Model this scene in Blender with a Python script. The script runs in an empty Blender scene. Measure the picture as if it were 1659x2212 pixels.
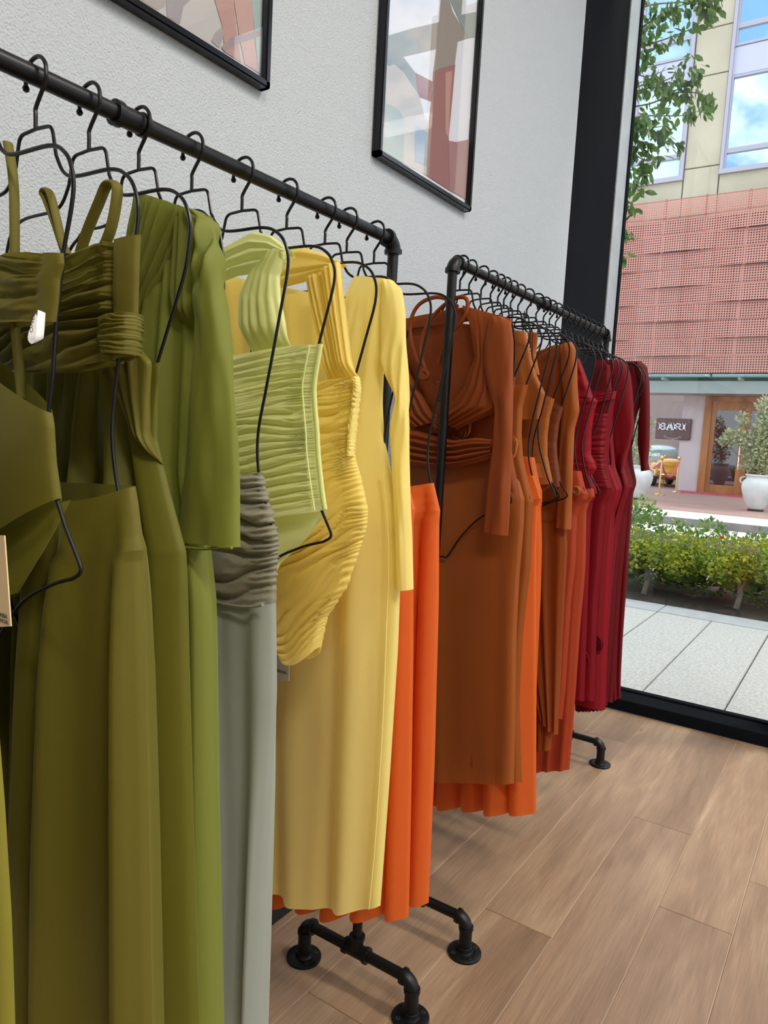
import bpy, bmesh, math, random
import numpy as np
from mathutils import Matrix, Vector
SC = bpy.context.scene
COL = SC.collection
random.seed(7); RNG = np.random.default_rng(11)

# ---------------------------------------------------------------- camera
F = 1564.0; CX, CY = 829.5, 1106.0
CAM = np.array([0.0, 0.0, 1.32])
_v1 = np.array([1880-CX, -(994-CY), -F]); _v2 = np.array([-1530-CX, -(812-CY), -F])
_y = _v1/np.linalg.norm(_v1); _x = -_v2/np.linalg.norm(_v2)
_x = _x-_y*_x.dot(_y); _x /= np.linalg.norm(_x); _z = np.cross(_x, _y)
RW = np.array([_x, _y, _z])
cd = bpy.data.cameras.new('camera'); cam = bpy.data.objects.new('camera', cd); COL.objects.link(cam)
cd.sensor_fit = 'HORIZONTAL'; cd.sensor_width = 36.0; cd.lens = 36.0*F/1659.0; cd.clip_start = 0.02; cd.clip_end = 300
m4 = Matrix.Identity(4)
for i in range(3):
    for j in range(3): m4[i][j] = RW[i][j]
    m4[i][3] = CAM[i]
cam.matrix_world = m4
SC.camera = cam
def ray(x, y): return RW @ np.array([x-CX, -(y-CY), -F])
def at(x, y, ax, val):
    d = ray(x, y); return CAM + d*((val-CAM[ax])/d[ax])

# ---------------------------------------------------------------- world, lamps, exposure
W = bpy.data.worlds.new('sky'); SC.world = W; W.use_nodes = True
nt = W.node_tree; nt.nodes.clear()
N = nt.nodes.new; LK = nt.links.new
tc = N('ShaderNodeTexCoord'); mp = N('ShaderNodeMapping'); mp.inputs['Scale'].default_value = (3.2, 3.2, 5.0)
nz = N('ShaderNodeTexNoise'); nz.inputs['Scale'].default_value = 1.9; nz.inputs['Detail'].default_value = 7; nz.inputs['Roughness'].default_value = .55
rp = N('ShaderNodeValToRGB'); rp.color_ramp.elements[0].position = .40; rp.color_ramp.elements[1].position = .52
rp.color_ramp.elements[0].color = (.20, .38, .66, 1); rp.color_ramp.elements[1].color = (.93, .96, 1.0, 1)
bg = N('ShaderNodeBackground'); wo = N('ShaderNodeOutputWorld'); bg.inputs['Strength'].default_value = 1.55
LK(tc.outputs['Generated'], mp.inputs[0]); LK(mp.outputs[0], nz.inputs[0]); LK(nz.outputs['Fac'], rp.inputs[0]); LK(rp.outputs[0], bg.inputs[0]); LK(bg.outputs[0], wo.inputs[0])
sd = bpy.data.lights.new('sun', 'SUN'); sd.energy = 1.6; sd.angle = math.radians(12); sd.color = (1, .95, .87)
so = bpy.data.objects.new('sun', sd); COL.objects.link(so)
so.rotation_euler = Vector((.55, .40, 1.0)).to_track_quat('Z', 'Y').to_euler()
def area(name, loc, size, energy, col=(1, 1, 1), tgt=None):
    d = bpy.data.lights.new(name, 'AREA'); d.shape = 'RECTANGLE'; d.size, d.size_y = size; d.energy = energy*.85; d.color = col
    o = bpy.data.objects.new(name, d); COL.objects.link(o); o.location = loc
    if tgt is not None: o.rotation_euler = (Vector(loc)-Vector(tgt)).to_track_quat('Z', 'Y').to_euler()
    return o
# unseen ceiling lamps added as front fill light (fixtures are built further down)
FILL_LAMPS = [(1.3, 1.9), (1.3, -.6), (2.7, 1.9), (2.7, -.6)]
for lx, ly in FILL_LAMPS:
    area('ceiling_fill_light', (lx, ly, 4.06), (1.1, .28), 46, (1, .93, .84))
vs = SC.view_settings; vs.view_transform = 'Standard'; vs.look = 'None'; vs.exposure = 0.68; vs.gamma = 1.0; vs.use_curve_mapping = False

# ---------------------------------------------------------------- helpers
def tag(o, label=None, cat=None, group=None, kind=None):
    if label: o['label'] = label
    if cat: o['category'] = cat
    if group: o['group'] = group
    if kind: o['kind'] = kind
    return o
def empty(name, loc=(0, 0, 0), rz=0, label=None, cat=None, group=None, kind=None):
    o = bpy.data.objects.new(name, None); COL.objects.link(o); o.location = loc; o.rotation_euler = (0, 0, rz); o.empty_display_size = .05
    return tag(o, label, cat, group, kind)
def mobj(name, V, Fc, mat, parent=None, smooth=False, loc=None):
    me = bpy.data.meshes.new(name)
    me.from_pydata([tuple(map(float, v)) for v in V], [], Fc); me.update()
    if mat is not None: me.materials.append(mat)
    if smooth: me.polygons.foreach_set('use_smooth', [True]*len(me.polygons))
    o = bpy.data.objects.new(name, me); COL.objects.link(o)
    if parent is not None: o.parent = parent
    if loc is not None: o.location = loc
    return o
class MB:
    def __init__(s): s.V = []; s.F = []
    def add(s, V, Fc):
        b = len(s.V); s.V += [tuple(map(float, v)) for v in V]; s.F += [tuple(i+b for i in f) for f in Fc]; return s
    def box(s, x0, x1, y0, y1, z0, z1, bev=0):
        if bev <= 0:
            V = [(x, y, z) for x in (x0, x1) for y in (y0, y1) for z in (z0, z1)]
            return s.add(V, [(0, 1, 3, 2), (4, 6, 7, 5), (0, 4, 5, 1), (2, 3, 7, 6), (0, 2, 6, 4), (1, 5, 7, 3)])
        bm = bmesh.new(); bmesh.ops.create_cube(bm, size=1)
        for v in bm.verts: v.co = Vector(((x0+x1)/2+v.co.x*(x1-x0), (y0+y1)/2+v.co.y*(y1-y0), (z0+z1)/2+v.co.z*(z1-z0)))
        bmesh.ops.bevel(bm, geom=bm.edges[:], offset=bev, segments=2, affect='EDGES')
        bm.verts.index_update()
        s.add([v.co[:] for v in bm.verts], [tuple(v.index for v in f.verts) for f in bm.faces]); bm.free(); return s
    def tube(s, P, r, n=10, cap=True, flat=1.0):
        P = [np.array(p, float) for p in P]; m = len(P)
        R = r if hasattr(r, '__len__') else [r]*m
        T = []
        for i in range(m):
            t = P[min(i+1, m-1)]-P[max(i-1, 0)]; T.append(t/(np.linalg.norm(t)+1e-12))
        a = np.cross(T[0], [0, 0, 1]);
        if np.linalg.norm(a) < 1e-3: a = np.cross(T[0], [0, 1, 0])
        a /= np.linalg.norm(a); V = []; Fc = []
        for i in range(m):
            a = a-T[i]*a.dot(T[i]); a /= np.linalg.norm(a)+1e-12; b = np.cross(T[i], a)
            for k in range(n):
                c = 2*math.pi*k/n; V.append(P[i]+R[i]*(math.cos(c)*a+flat*math.sin(c)*b))
        for i in range(m-1):
            for k in range(n):
                Fc.append((i*n+k, i*n+(k+1) % n, (i+1)*n+(k+1) % n, (i+1)*n+k))
        if cap: Fc.append(tuple(range(n))[::-1]); Fc.append(tuple((m-1)*n+k for k in range(n)))
        return s.add(V, Fc)
    def lathe(s, prof, c=(0, 0, 0), n=24, axis=2):
        V = []; Fc = []; m = len(prof)
        for (r, h) in prof:
            for k in range(n):
                a = 2*math.pi*k/n; p = (r*math.cos(a), r*math.sin(a), h)
                if axis == 0: p = (p[2], p[0], p[1])
                if axis == 1: p = (p[0], p[2], -p[1])
                V.append((c[0]+p[0], c[1]+p[1], c[2]+p[2]))
        for i in range(m-1):
            for k in range(n): Fc.append((i*n+k, i*n+(k+1) % n, (i+1)*n+(k+1) % n, (i+1)*n+k))
        Fc.append(tuple(range(n))[::-1]); Fc.append(tuple((m-1)*n+k for k in range(n)))
        return s.add(V, Fc)
    def build(s, name, mat, parent=None, smooth=False, loc=None):
        o = mobj(name, s.V, s.F, mat, parent, smooth, loc)
        if smooth:
            try: o.data.set_sharp_from_angle(angle=math.radians(42))
            except Exception: pass
        return o
def smoothpath(P, n=8):
    P = [np.array(p, float) for p in P]; Q = [P[0]]+P+[P[-1]]; out = []
    for i in range(1, len(Q)-2):
        p0, p1, p2, p3 = Q[i-1:i+3]
        for k in range(n):
            t = k/n; out.append(.5*((2*p1)+(-p0+p2)*t+(2*p0-5*p1+4*p2-p3)*t*t+(-p0+3*p1-3*p2+p3)*t**3))
    out.append(P[-1]); return out
def roundcorners(P, r, n=5):
    P = [np.array(p, float) for p in P]; out = [P[0]]
    for i in range(1, len(P)-1):
        a = P[i-1]-P[i]; b = P[i+1]-P[i]; la, lb = np.linalg.norm(a), np.linalg.norm(b); q = min(r, la*.48, lb*.48)
        A = P[i]+a/la*q; B = P[i]+b/lb*q
        for k in range(n+1):
            t = k/n; out.append((1-t)**2*A+2*t*(1-t)*P[i]+t*t*B)
    out.append(P[-1]); return out

# ---------------------------------------------------------------- materials
def mat_new(name):
    m = bpy.data.materials.new(name); m.use_nodes = True; t = m.node_tree; t.nodes.clear()
    return m, t, t.nodes.new, t.links.new
def noise_bump(t, N, L, scale, strength, dist=.002, detail=4, coord='Object'):
    c = N('ShaderNodeTexCoord'); n = N('ShaderNodeTexNoise'); n.inputs['Scale'].default_value = scale; n.inputs['Detail'].default_value = detail
    b = N('ShaderNodeBump'); b.inputs['Strength'].default_value = strength; b.inputs['Distance'].default_value = dist
    L(c.outputs[coord], n.inputs['Vector']); L(n.outputs['Fac'], b.inputs['Height']); return b, n, c
def principled(name, col, rough=.5, metal=0, bump=None, var=0, vscale=6, spec=.5, emit=None, coat=0):
    m, t, N, L = mat_new(name); p = N('ShaderNodeBsdfPrincipled'); o = N('ShaderNodeOutputMaterial')
    p.inputs['Base Color'].default_value = (*col, 1); p.inputs['Roughness'].default_value = rough; p.inputs['Metallic'].default_value = metal
    p.inputs['Specular IOR Level'].default_value = spec; p.inputs['Coat Weight'].default_value = coat
    if emit: p.inputs['Emission Color'].default_value = (*emit[0], 1); p.inputs['Emission Strength'].default_value = emit[1]
    if bump:
        b, _, _ = noise_bump(t, N, L, *bump); L(b.outputs[0], p.inputs['Normal'])
    if var:
        c = N('ShaderNodeTexCoord'); n = N('ShaderNodeTexNoise'); n.inputs['Scale'].default_value = vscale; n.inputs['Detail'].default_value = 6
        r = N('ShaderNodeValToRGB'); r.color_ramp.elements[0].position = .3; r.color_ramp.elements[1].position = .7
        r.color_ramp.elements[0].color = (*[v*(1-var) for v in col], 1); r.color_ramp.elements[1].color = (*[min(1, v*(1+var)) for v in col], 1)
        L(c.outputs['Object'], n.inputs['Vector']); L(n.outputs['Fac'], r.inputs[0]); L(r.outputs[0], p.inputs['Base Color'])
    L(p.outputs[0], o.inputs[0]); return m
def fabric(name, col, trans=.35, rough=.55, sheen=.55):
    m, t, N, L = mat_new(name); p = N('ShaderNodeBsdfPrincipled'); tr = N('ShaderNodeBsdfTranslucent'); mx = N('ShaderNodeMixShader'); o = N('ShaderNodeOutputMaterial')
    b, n, c = noise_bump(t, N, L, 900, .12, .0006, 2)
    n2 = N('ShaderNodeTexNoise'); n2.inputs['Scale'].default_value = 14; n2.inputs['Detail'].default_value = 3
    mm = N('ShaderNodeMapping'); mm.inputs['Scale'].default_value = (1, 1, .25); L(c.outputs['Object'], mm.inputs[0]); L(mm.outputs[0], n2.inputs['Vector'])
    b2 = N('ShaderNodeBump'); b2.inputs['Strength'].default_value = .25; b2.inputs['Distance'].default_value = .006
    L(n2.outputs['Fac'], b2.inputs['Height']); L(b.outputs[0], b2.inputs['Normal'])
    p.inputs['Base Color'].default_value = (*col, 1); p.inputs['Roughness'].default_value = rough; p.inputs['Specular IOR Level'].default_value = .3
    p.inputs['Sheen Weight'].default_value = sheen; p.inputs['Sheen Roughness'].default_value = .4
    p.inputs['Sheen Tint'].default_value = (*[min(1, v*1.3+.1) for v in col], 1)
    tr.inputs['Color'].default_value = (*[min(1, v**.9) for v in col], 1)
    L(b2.outputs[0], p.inputs['Normal'])
    mx.inputs[0].default_value = trans; L(p.outputs[0], mx.inputs[1]); L(tr.outputs[0], mx.inputs[2]); L(mx.outputs[0], o.inputs[0]); return m
def glassmat(name, tint=(1, 1, 1), f0=1.5, boost=0, rough=0):
    m, t, N, L = mat_new(name); tr = N('ShaderNodeBsdfTransparent'); g = N('ShaderNodeBsdfGlossy'); fr = N('ShaderNodeFresnel'); mx = N('ShaderNodeMixShader'); o = N('ShaderNodeOutputMaterial')
    tr.inputs[0].default_value = (*tint, 1); g.inputs['Roughness'].default_value = rough; fr.inputs[0].default_value = f0
    a = N('ShaderNodeMath'); a.operation = 'ADD'; a.inputs[1].default_value = boost; a.use_clamp = True
    ge = N('ShaderNodeNewGeometry'); ri = N('ShaderNodeMapRange'); ri.inputs[3].default_value = f0; ri.inputs[4].default_value = 1/f0; L(ge.outputs['Backfacing'], ri.inputs[0]); L(ri.outputs[0], fr.inputs[0])
    L(fr.outputs[0], a.inputs[0]); L(a.outputs[0], mx.inputs[0]); L(tr.outputs[0], mx.inputs[1]); L(g.outputs[0], mx.inputs[2]); L(mx.outputs[0], o.inputs[0]); return m

M = {}
M['black_pipe'] = principled('black_pipe', (.012, .012, .013), .38, .6, bump=(260, .15, .0006))
M['wire'] = principled('black_wire', (.005, .005, .006), .3, 0, spec=.3)
M['black_metal'] = principled('black_aluminium', (.006, .007, .009), .8, 0, spec=.03, var=.2, vscale=3)
M['grey_metal'] = principled('grey_aluminium', (.36, .38, .40), .4, .2, var=.12, vscale=9)
M['paint_black'] = principled('black_baseboard_paint', (.006, .006, .006), .6)
M['frame'] = principled('black_gloss_frame', (.01, .01, .014), .18, .4)
M['white'] = principled('white_satin', (.85, .85, .84), .5)
M['card'] = principled('buff_card', (.62, .47, .26), .7)
M['card_pale'] = principled('pale_card', (.66, .60, .48), .7)
M['ink'] = principled('ink', (.03, .03, .03), .6)
M['wood'] = None
# orange-peel plaster
m, t, N, L = mat_new('orange_peel_wall'); p = N('ShaderNodeBsdfPrincipled'); o = N('ShaderNodeOutputMaterial')
p.inputs['Base Color'].default_value = (.43, .465, .495, 1); p.inputs['Roughness'].default_value = .62; p.inputs['Specular IOR Level'].default_value = .35
b, n, c = noise_bump(t, N, L, 210, .75, .005, 3)
b2 = N('ShaderNodeBump'); b2.inputs['Strength'].default_value = .25; b2.inputs['Distance'].default_value = .004
v = N('ShaderNodeTexNoise'); v.inputs['Scale'].default_value = 60; v.inputs['Detail'].default_value = 2
L(c.outputs['Object'], v.inputs['Vector']); L(v.outputs['Fac'], b2.inputs['Height']); L(b.outputs[0], b2.inputs['Normal']); L(b2.outputs[0], p.inputs['Normal']); L(p.outputs[0], o.inputs[0]); M['wall'] = m
M['dim_wall'] = principled('warm_grey_wall', (.64, .62, .58), .8)
# oak planks
def woodmat(name, c1, c2, c3, scale=1.0, rough=.42, rnd=True, axis=1):
    m, t, N, L = mat_new(name); p = N('ShaderNodeBsdfPrincipled'); o = N('ShaderNodeOutputMaterial'); c = N('ShaderNodeTexCoord')
    mp = N('ShaderNodeMapping'); s = [6*scale]*3; s[axis] = 1.1*scale; mp.inputs['Scale'].default_value = s
    oi = N('ShaderNodeObjectInfo'); sh = N('ShaderNodeVectorMath'); sh.operation = 'SCALE'; sh.inputs[0].default_value = (37, 91, 13)
    L(oi.outputs['Random'], sh.inputs['Scale']); ad = N('ShaderNodeVectorMath'); L(c.outputs['Object'], ad.inputs[0]); L(sh.outputs[0], ad.inputs[1]); L(ad.outputs[0], mp.inputs[0])
    n1 = N('ShaderNodeTexNoise'); n1.inputs['Scale'].default_value = 1.1; n1.inputs['Detail'].default_value = 8; n1.inputs['Distortion'].default_value = .5; L(mp.outputs[0], n1.inputs['Vector'])
    r1 = N('ShaderNodeValToRGB'); e = r1.color_ramp.elements; e[0].position = .30; e[0].color = (*c1, 1); e[1].position = .72; e[1].color = (*c3, 1); k = e.new(.5); k.color = (*c2, 1)
    L(n1.outputs['Fac'], r1.inputs[0])
    mp2 = N('ShaderNodeMapping'); s = [300*scale]*3; s[axis] = 9*scale; mp2.inputs['Scale'].default_value = s; L(ad.outputs[0], mp2.inputs[0])
    n2 = N('ShaderNodeTexNoise'); n2.inputs['Scale'].default_value = 1; n2.inputs['Detail'].default_value = 3; L(mp2.outputs[0], n2.inputs['Vector'])
    mixg = N('ShaderNodeMix'); mixg.data_type = 'RGBA'; mixg.blend_type = 'OVERLAY'; mixg.inputs[0].default_value = .36
    L(r1.outputs[0], mixg.inputs[6]); L(n2.outputs['Fac'], mixg.inputs[7])
    # wavy cathedral grain
    mp3 = N('ShaderNodeMapping'); s = [13*scale]*3; s[axis] = 1.5*scale; mp3.inputs['Scale'].default_value = s; L(ad.outputs[0], mp3.inputs[0])
    wv = N('ShaderNodeTexNoise'); wv.inputs['Scale'].default_value = .8; wv.inputs['Detail'].default_value = 1; wv.inputs['Distortion'].default_value = .7; L(mp3.outputs[0], wv.inputs['Vector'])
    mu = N('ShaderNodeMath'); mu.operation = 'MULTIPLY'; mu.inputs[1].default_value = 26; sn = N('ShaderNodeMath'); sn.operation = 'SINE'; L(wv.outputs['Fac'], mu.inputs[0]); L(mu.outputs[0], sn.inputs[0])
    mr = N('ShaderNodeMapRange'); mr.inputs[1].default_value = -1; mr.inputs[2].default_value = 1; mr.inputs[3].default_value = .42; mr.inputs[4].default_value = .60; L(sn.outputs[0], mr.inputs[0])
    mg2 = N('ShaderNodeMix'); mg2.data_type = 'RGBA'; mg2.blend_type = 'OVERLAY'; mg2.inputs[0].default_value = .35; L(mixg.outputs[2], mg2.inputs[6]); L(mr.outputs[0], mg2.inputs[7])
    # knots
    vo = N('ShaderNodeTexVoronoi'); vo.inputs['Scale'].default_value = 2.3; mp4 = N('ShaderNodeMapping'); s = [2.2]*3; s[axis] = .9; mp4.inputs['Scale'].default_value = s; L(ad.outputs[0], mp4.inputs[0]); L(mp4.outputs[0], vo.inputs['Vector'])
    kr = N('ShaderNodeValToRGB'); kr.color_ramp.elements[0].position = .02; kr.color_ramp.elements[0].color = (.45, .42, .4, 1); kr.color_ramp.elements[1].position = .065; kr.color_ramp.elements[1].color = (1, 1, 1, 1); L(vo.outputs['Distance'], kr.inputs[0])
    mg3 = N('ShaderNodeMix'); mg3.data_type = 'RGBA'; mg3.blend_type = 'MULTIPLY'; mg3.inputs[0].default_value = .9; L(mg2.outputs[2], mg3.inputs[6]); L(kr.outputs[0], mg3.inputs[7])
    hs = N('ShaderNodeHueSaturation'); mv = N('ShaderNodeMapRange'); mv.inputs[3].default_value = .88; mv.inputs[4].default_value = 1.12; L(oi.outputs['Random'], mv.inputs[0])
    if rnd: L(mv.outputs[0], hs.inputs['Value'])
    L(mg3.outputs[2], hs.inputs['Color']); L(hs.outputs[0], p.inputs['Base Color'])
    p.inputs['Roughness'].default_value = rough; b = N('ShaderNodeBump'); b.inputs['Strength'].default_value = .25; b.inputs['Distance'].default_value = .001
    L(n2.outputs['Fac'], b.inputs['Height']); L(b.outputs[0], p.inputs['Normal']); L(p.outputs[0], o.inputs[0]); return m
M['oak'] = woodmat('oiled_oak', (.19, .115, .066), (.26, .165, .10), (.35, .238, .15))
M['door_wood'] = woodmat('door_teak', (.22, .075, .018), (.34, .13, .035), (.42, .18, .055), .3, axis=2)
M['deck'] = principled('terracotta_paving', (.36, .23, .19), .8, var=.12, vscale=.6)
M['concrete'] = principled('cream_concrete', (.52, .46, .33), .85, var=.12, vscale=.7)
M['render'] = principled('pale_pink_render', (.55, .47, .46), .9, var=.06, vscale=1.2)
M['road'] = principled('pale_asphalt', (.62, .57, .51), .9, var=.05, vscale=1)
M['kerb'] = principled('kerb_concrete', (.62, .60, .55), .9, var=.07, vscale=2)
M['kerb_dark'] = principled('kerb_face', (.20, .19, .18), .9, var=.2, vscale=4)
M['slab'] = principled('terrazzo_paving', (.33, .33, .305), .8, var=.25, vscale=55)
M['slab2'] = principled('grey_edging', (.28, .29, .29), .85, var=.08, vscale=8)
M['soil'] = principled('dark_soil', (.035, .026, .018), .95, var=.4, vscale=14)
M['brass'] = principled('brass', (.75, .52, .22), .22, 1)
M['rope'] = principled('red_velvet_rope', (.62, .10, .13), .8)
M['mat_red'] = principled('red_doormat', (.50, .08, .10), .95, var=.2, vscale=8)
M['yellow_paint'] = principled('yellow_car_paint', (.85, .42, .03), .25, 0, coat=.6)
M['chrome'] = principled('chrome', (.8, .8, .8), .12, 1)
M['rubber'] = principled('rubber', (.02, .018, .018), .7)
M['pot_white'] = principled('glazed_white_pot', (.60, .62, .60), .5, var=.12, vscale=5)
M['pot_dark'] = principled('dark_glazed_pot', (.09, .03, .03), .35)
M['sign'] = principled('maroon_sign', (.13, .065, .06), .5)
M['alu'] = principled('anodised_aluminium', (.42, .40, .46), .45, .3)
M['spandrel'] = principled('grey_spandrel', (.52, .52, .62), .5)
M['dark'] = principled('dark_void', (.10, .045, .04), .9)
M['soffit'] = principled('canopy_grey', (.36, .35, .34), .7)
M['bark'] = principled('bark', (.16, .13, .10), .9, var=.3, vscale=20)
M['shop_glass'] = glassmat('clear_shop_glass', (.975, .988, .983), 1.5)
M['pic_glass'] = glassmat('picture_glass', (1, 1, 1), 1.5)
M['canopy_glass'] = glassmat('green_glass', (.55, .85, .8), 1.5)
M['lamp'] = principled('fill_lamp_diffuser', (.9, .9, .9), .5, emit=((1, .93, .84), 3.0))  # glowing face of the added ceiling fill lamps
def winmat(name, col, refl):
    m, t, N, L = mat_new(name); g = N('ShaderNodeBsdfGlossy'); d = N('ShaderNodeBsdfDiffuse'); mx = N('ShaderNodeMixShader'); o = N('ShaderNodeOutputMaterial')
    g.inputs['Roughness'].default_value = .02; g.inputs[0].default_value = (.85, .95, 1, 1); d.inputs[0].default_value = (*col, 1); mx.inputs[0].default_value = refl
    L(d.outputs[0], mx.inputs[1]); L(g.outputs[0], mx.inputs[2]); L(mx.outputs[0], o.inputs[0]); return m
M['win_blue'] = winmat('mirror_window', (.10, .17, .30), .68)
M['win_pale'] = winmat('pale_blind_window', (.42, .58, .58), .28)
M['door_glass'] = winmat('dark_door_glass', (.05, .015, .015), .10)
def leafmat(name, c1, c2):
    m, t, N, L = mat_new(name); d = N('ShaderNodeBsdfPrincipled'); tr = N('ShaderNodeBsdfTranslucent'); mx = N('ShaderNodeMixShader'); o = N('ShaderNodeOutputMaterial')
    c = N('ShaderNodeTexCoord'); n = N('ShaderNodeTexNoise'); n.inputs['Scale'].default_value = 9; r = N('ShaderNodeValToRGB'); r.color_ramp.elements[0].position = .38; r.color_ramp.elements[1].position = .62
    r.color_ramp.elements[0].color = (*c1, 1); r.color_ramp.elements[1].color = (*c2, 1); L(c.outputs['Object'], n.inputs['Vector']); L(n.outputs['Fac'], r.inputs[0])
    L(r.outputs[0], d.inputs['Base Color']); L(r.outputs[0], tr.inputs[0]); d.inputs['Roughness'].default_value = .45; mx.inputs[0].default_value = .4
    L(d.outputs[0], mx.inputs[1]); L(tr.outputs[0], mx.inputs[2]); L(mx.outputs[0], o.inputs[0]); return m
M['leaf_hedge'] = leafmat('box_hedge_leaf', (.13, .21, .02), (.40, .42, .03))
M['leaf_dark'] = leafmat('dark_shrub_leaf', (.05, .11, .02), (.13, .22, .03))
M['leaf_wild'] = leafmat('flowering_shrub_leaf', (.08, .18, .04), (.26, .36, .07))
M['leaf_tree'] = leafmat('tree_leaf', (.035, .08, .015), (.12, .20, .035))
M['leaf_grey'] = leafmat('olive_grey_leaf', (.30, .34, .19), (.55, .58, .36))
# perforated metal: round holes cut out of the sheet
m, t, N, L = mat_new('perforated_terracotta_metal'); p = N('ShaderNodeBsdfPrincipled'); o = N('ShaderNodeOutputMaterial'); tr = N('ShaderNodeBsdfTransparent'); mx = N('ShaderNodeMixShader'); c = N('ShaderNodeTexCoord'); s = N('ShaderNodeSeparateXYZ')
L(c.outputs['Object'], s.inputs[0]); outs = []
for ax in (0, 2):
    d = N('ShaderNodeMath'); d.operation = 'DIVIDE'; d.inputs[1].default_value = .068; f = N('ShaderNodeMath'); f.operation = 'FRACT'; q = N('ShaderNodeMath'); q.operation = 'SUBTRACT'; q.inputs[1].default_value = .5; w = N('ShaderNodeMath'); w.operation = 'POWER'; w.inputs[1].default_value = 2
    ab = N('ShaderNodeMath'); ab.operation = 'ABSOLUTE'
    L(s.outputs[ax], d.inputs[0]); L(d.outputs[0], f.inputs[0]); L(f.outputs[0], q.inputs[0]); L(q.outputs[0], ab.inputs[0]); L(ab.outputs[0], w.inputs[0]); outs.append(w)
a = N('ShaderNodeMath'); a.operation = 'ADD'; L(outs[0].outputs[0], a.inputs[0]); L(outs[1].outputs[0], a.inputs[1]); lt = N('ShaderNodeMath'); lt.operation = 'LESS_THAN'; lt.inputs[1].default_value = .085; L(a.outputs[0], lt.inputs[0])
p.inputs['Base Color'].default_value = (.56, .25, .19, 1); p.inputs['Roughness'].default_value = .6; L(lt.outputs[0], mx.inputs[0]); L(p.outputs[0], mx.inputs[1]); L(tr.outputs[0], mx.inputs[2]); L(mx.outputs[0], o.inputs[0]); M['perf'] = m
M['perf_solid'] = principled('terracotta_metal', (.50, .20, .155), .6)

# text as mesh, in the XZ plane facing -Y (mirror=True turns it to be read from +Y)
def text(name, s, size, mat, parent, loc, rot=(math.pi/2, 0, 0), sx=1, ext=.001, weight=0, align='CENTER'):
    cu = bpy.data.curves.new(name, 'FONT'); cu.body = s; cu.size = size; cu.extrude = ext; cu.align_x = align; cu.align_y = 'CENTER'; cu.offset = weight; cu.resolution_u = 3
    tmp = bpy.data.objects.new(name, cu); COL.objects.link(tmp)
    me = bpy.data.meshes.new_from_object(tmp, depsgraph=bpy.context.evaluated_depsgraph_get()); COL.objects.unlink(tmp); bpy.data.objects.remove(tmp)
    me.materials.clear(); me.materials.append(mat); o = bpy.data.objects.new(name, me); COL.objects.link(o); o.parent = parent; o.location = loc; o.rotation_euler = rot; o.scale = (sx, 1, 1); return o

# ================================================================ THE ROOM
WX = -1.21; GY = 3.78; CE = 4.12
wl = tag(MB().box(WX-.2, WX, -4.5, 3.18, 0, CE).build('wall_left', M['wall']), kind='structure')
tag(MB().box(WX, WX+.012, -4.5, 3.18, 0, .105).build('baseboard_left', M['paint_black']), kind='structure')
tag(MB().box(WX-.2, 3.6, -4.7, -4.5, 0, CE).build('wall_back', M['dim_wall']), kind='structure')
tag(MB().box(3.4, 3.6, -4.5, .3, 0, CE).build('wall_right', M['dim_wall']), kind='structure')
tag(MB().box(WX-.2, 3.6, -4.7, GY+.02, CE, CE+.2).build('ceiling', M['white']), kind='structure')
# floor: sub-floor and planks with open joints
fl = empty('floor', kind='structure')
MB().box(WX-.2, 3.4, -4.7, GY-.15, -.08, -.003).build('underlay', principled('joint_filler', (.52, .40, .28), .8), fl)
PW = .1992; x0 = -.9745-2*PW
k = 1.073
ends = {  # rows (by X of left edge index) -> y of end joints measured
    2: [1.254, 3.24], 3: [1.797], 4: [2.60], 5: [2.123], 6: [2.433], 0: [.4, 2.35], 1: [.8, 2.9]}
idx = 0
pm = {}
def plank_mesh(w, l):
    key = (round(w, 4), round(l, 3))
    if key in pm: return pm[key]
    mb = MB(); b = .0012; z0, z1 = -.012, 0
    V = [(0, 0, z0), (w, 0, z0), (w, l, z0), (0, l, z0), (0, 0, z1-b), (w, 0, z1-b), (w, l, z1-b), (0, l, z1-b), (b, b, z1), (w-b, b, z1), (w-b, l-b, z1), (b, l-b, z1)]
    Fc = [(3, 2, 1, 0), (0, 1, 5, 4), (1, 2, 6, 5), (2, 3, 7, 6), (3, 0, 4, 7), (4, 5, 9, 8), (5, 6, 10, 9), (6, 7, 11, 10), (7, 4, 8, 11), (8, 9, 10, 11)]
    me = bpy.data.meshes.new('plank'); me.from_pydata(V, [], Fc); me.update(); me.materials.append(M['oak']); pm[key] = me; return me
for r in range(0, 34):
    xl = x0+r*PW
    if xl > 3.2: break
    L0 = 1.95; es = sorted(ends.get(r, [random.uniform(0, 1.9)]))
    js = []; y = es[0]
    while y > -4.5: js.append(y); y -= L0
    js = js[::-1]; js += es[1:]; y = js[-1]+L0
    while y < GY-.15: js.append(y); y += L0
    js = [-4.5]+js+[GY-.155]
    a0 = max(xl, WX+.012)
    if xl+PW < WX+.02: continue
    for a, b in zip(js[:-1], js[1:]):
        if b-a < .02: continue
        g = .0024
        o = bpy.data.objects.new('plank', plank_mesh(min(PW-g, xl+PW-g-a0), round(b-a-g, 3))); COL.objects.link(o); o.parent = fl; o.location = (a0, a, 0)
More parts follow.
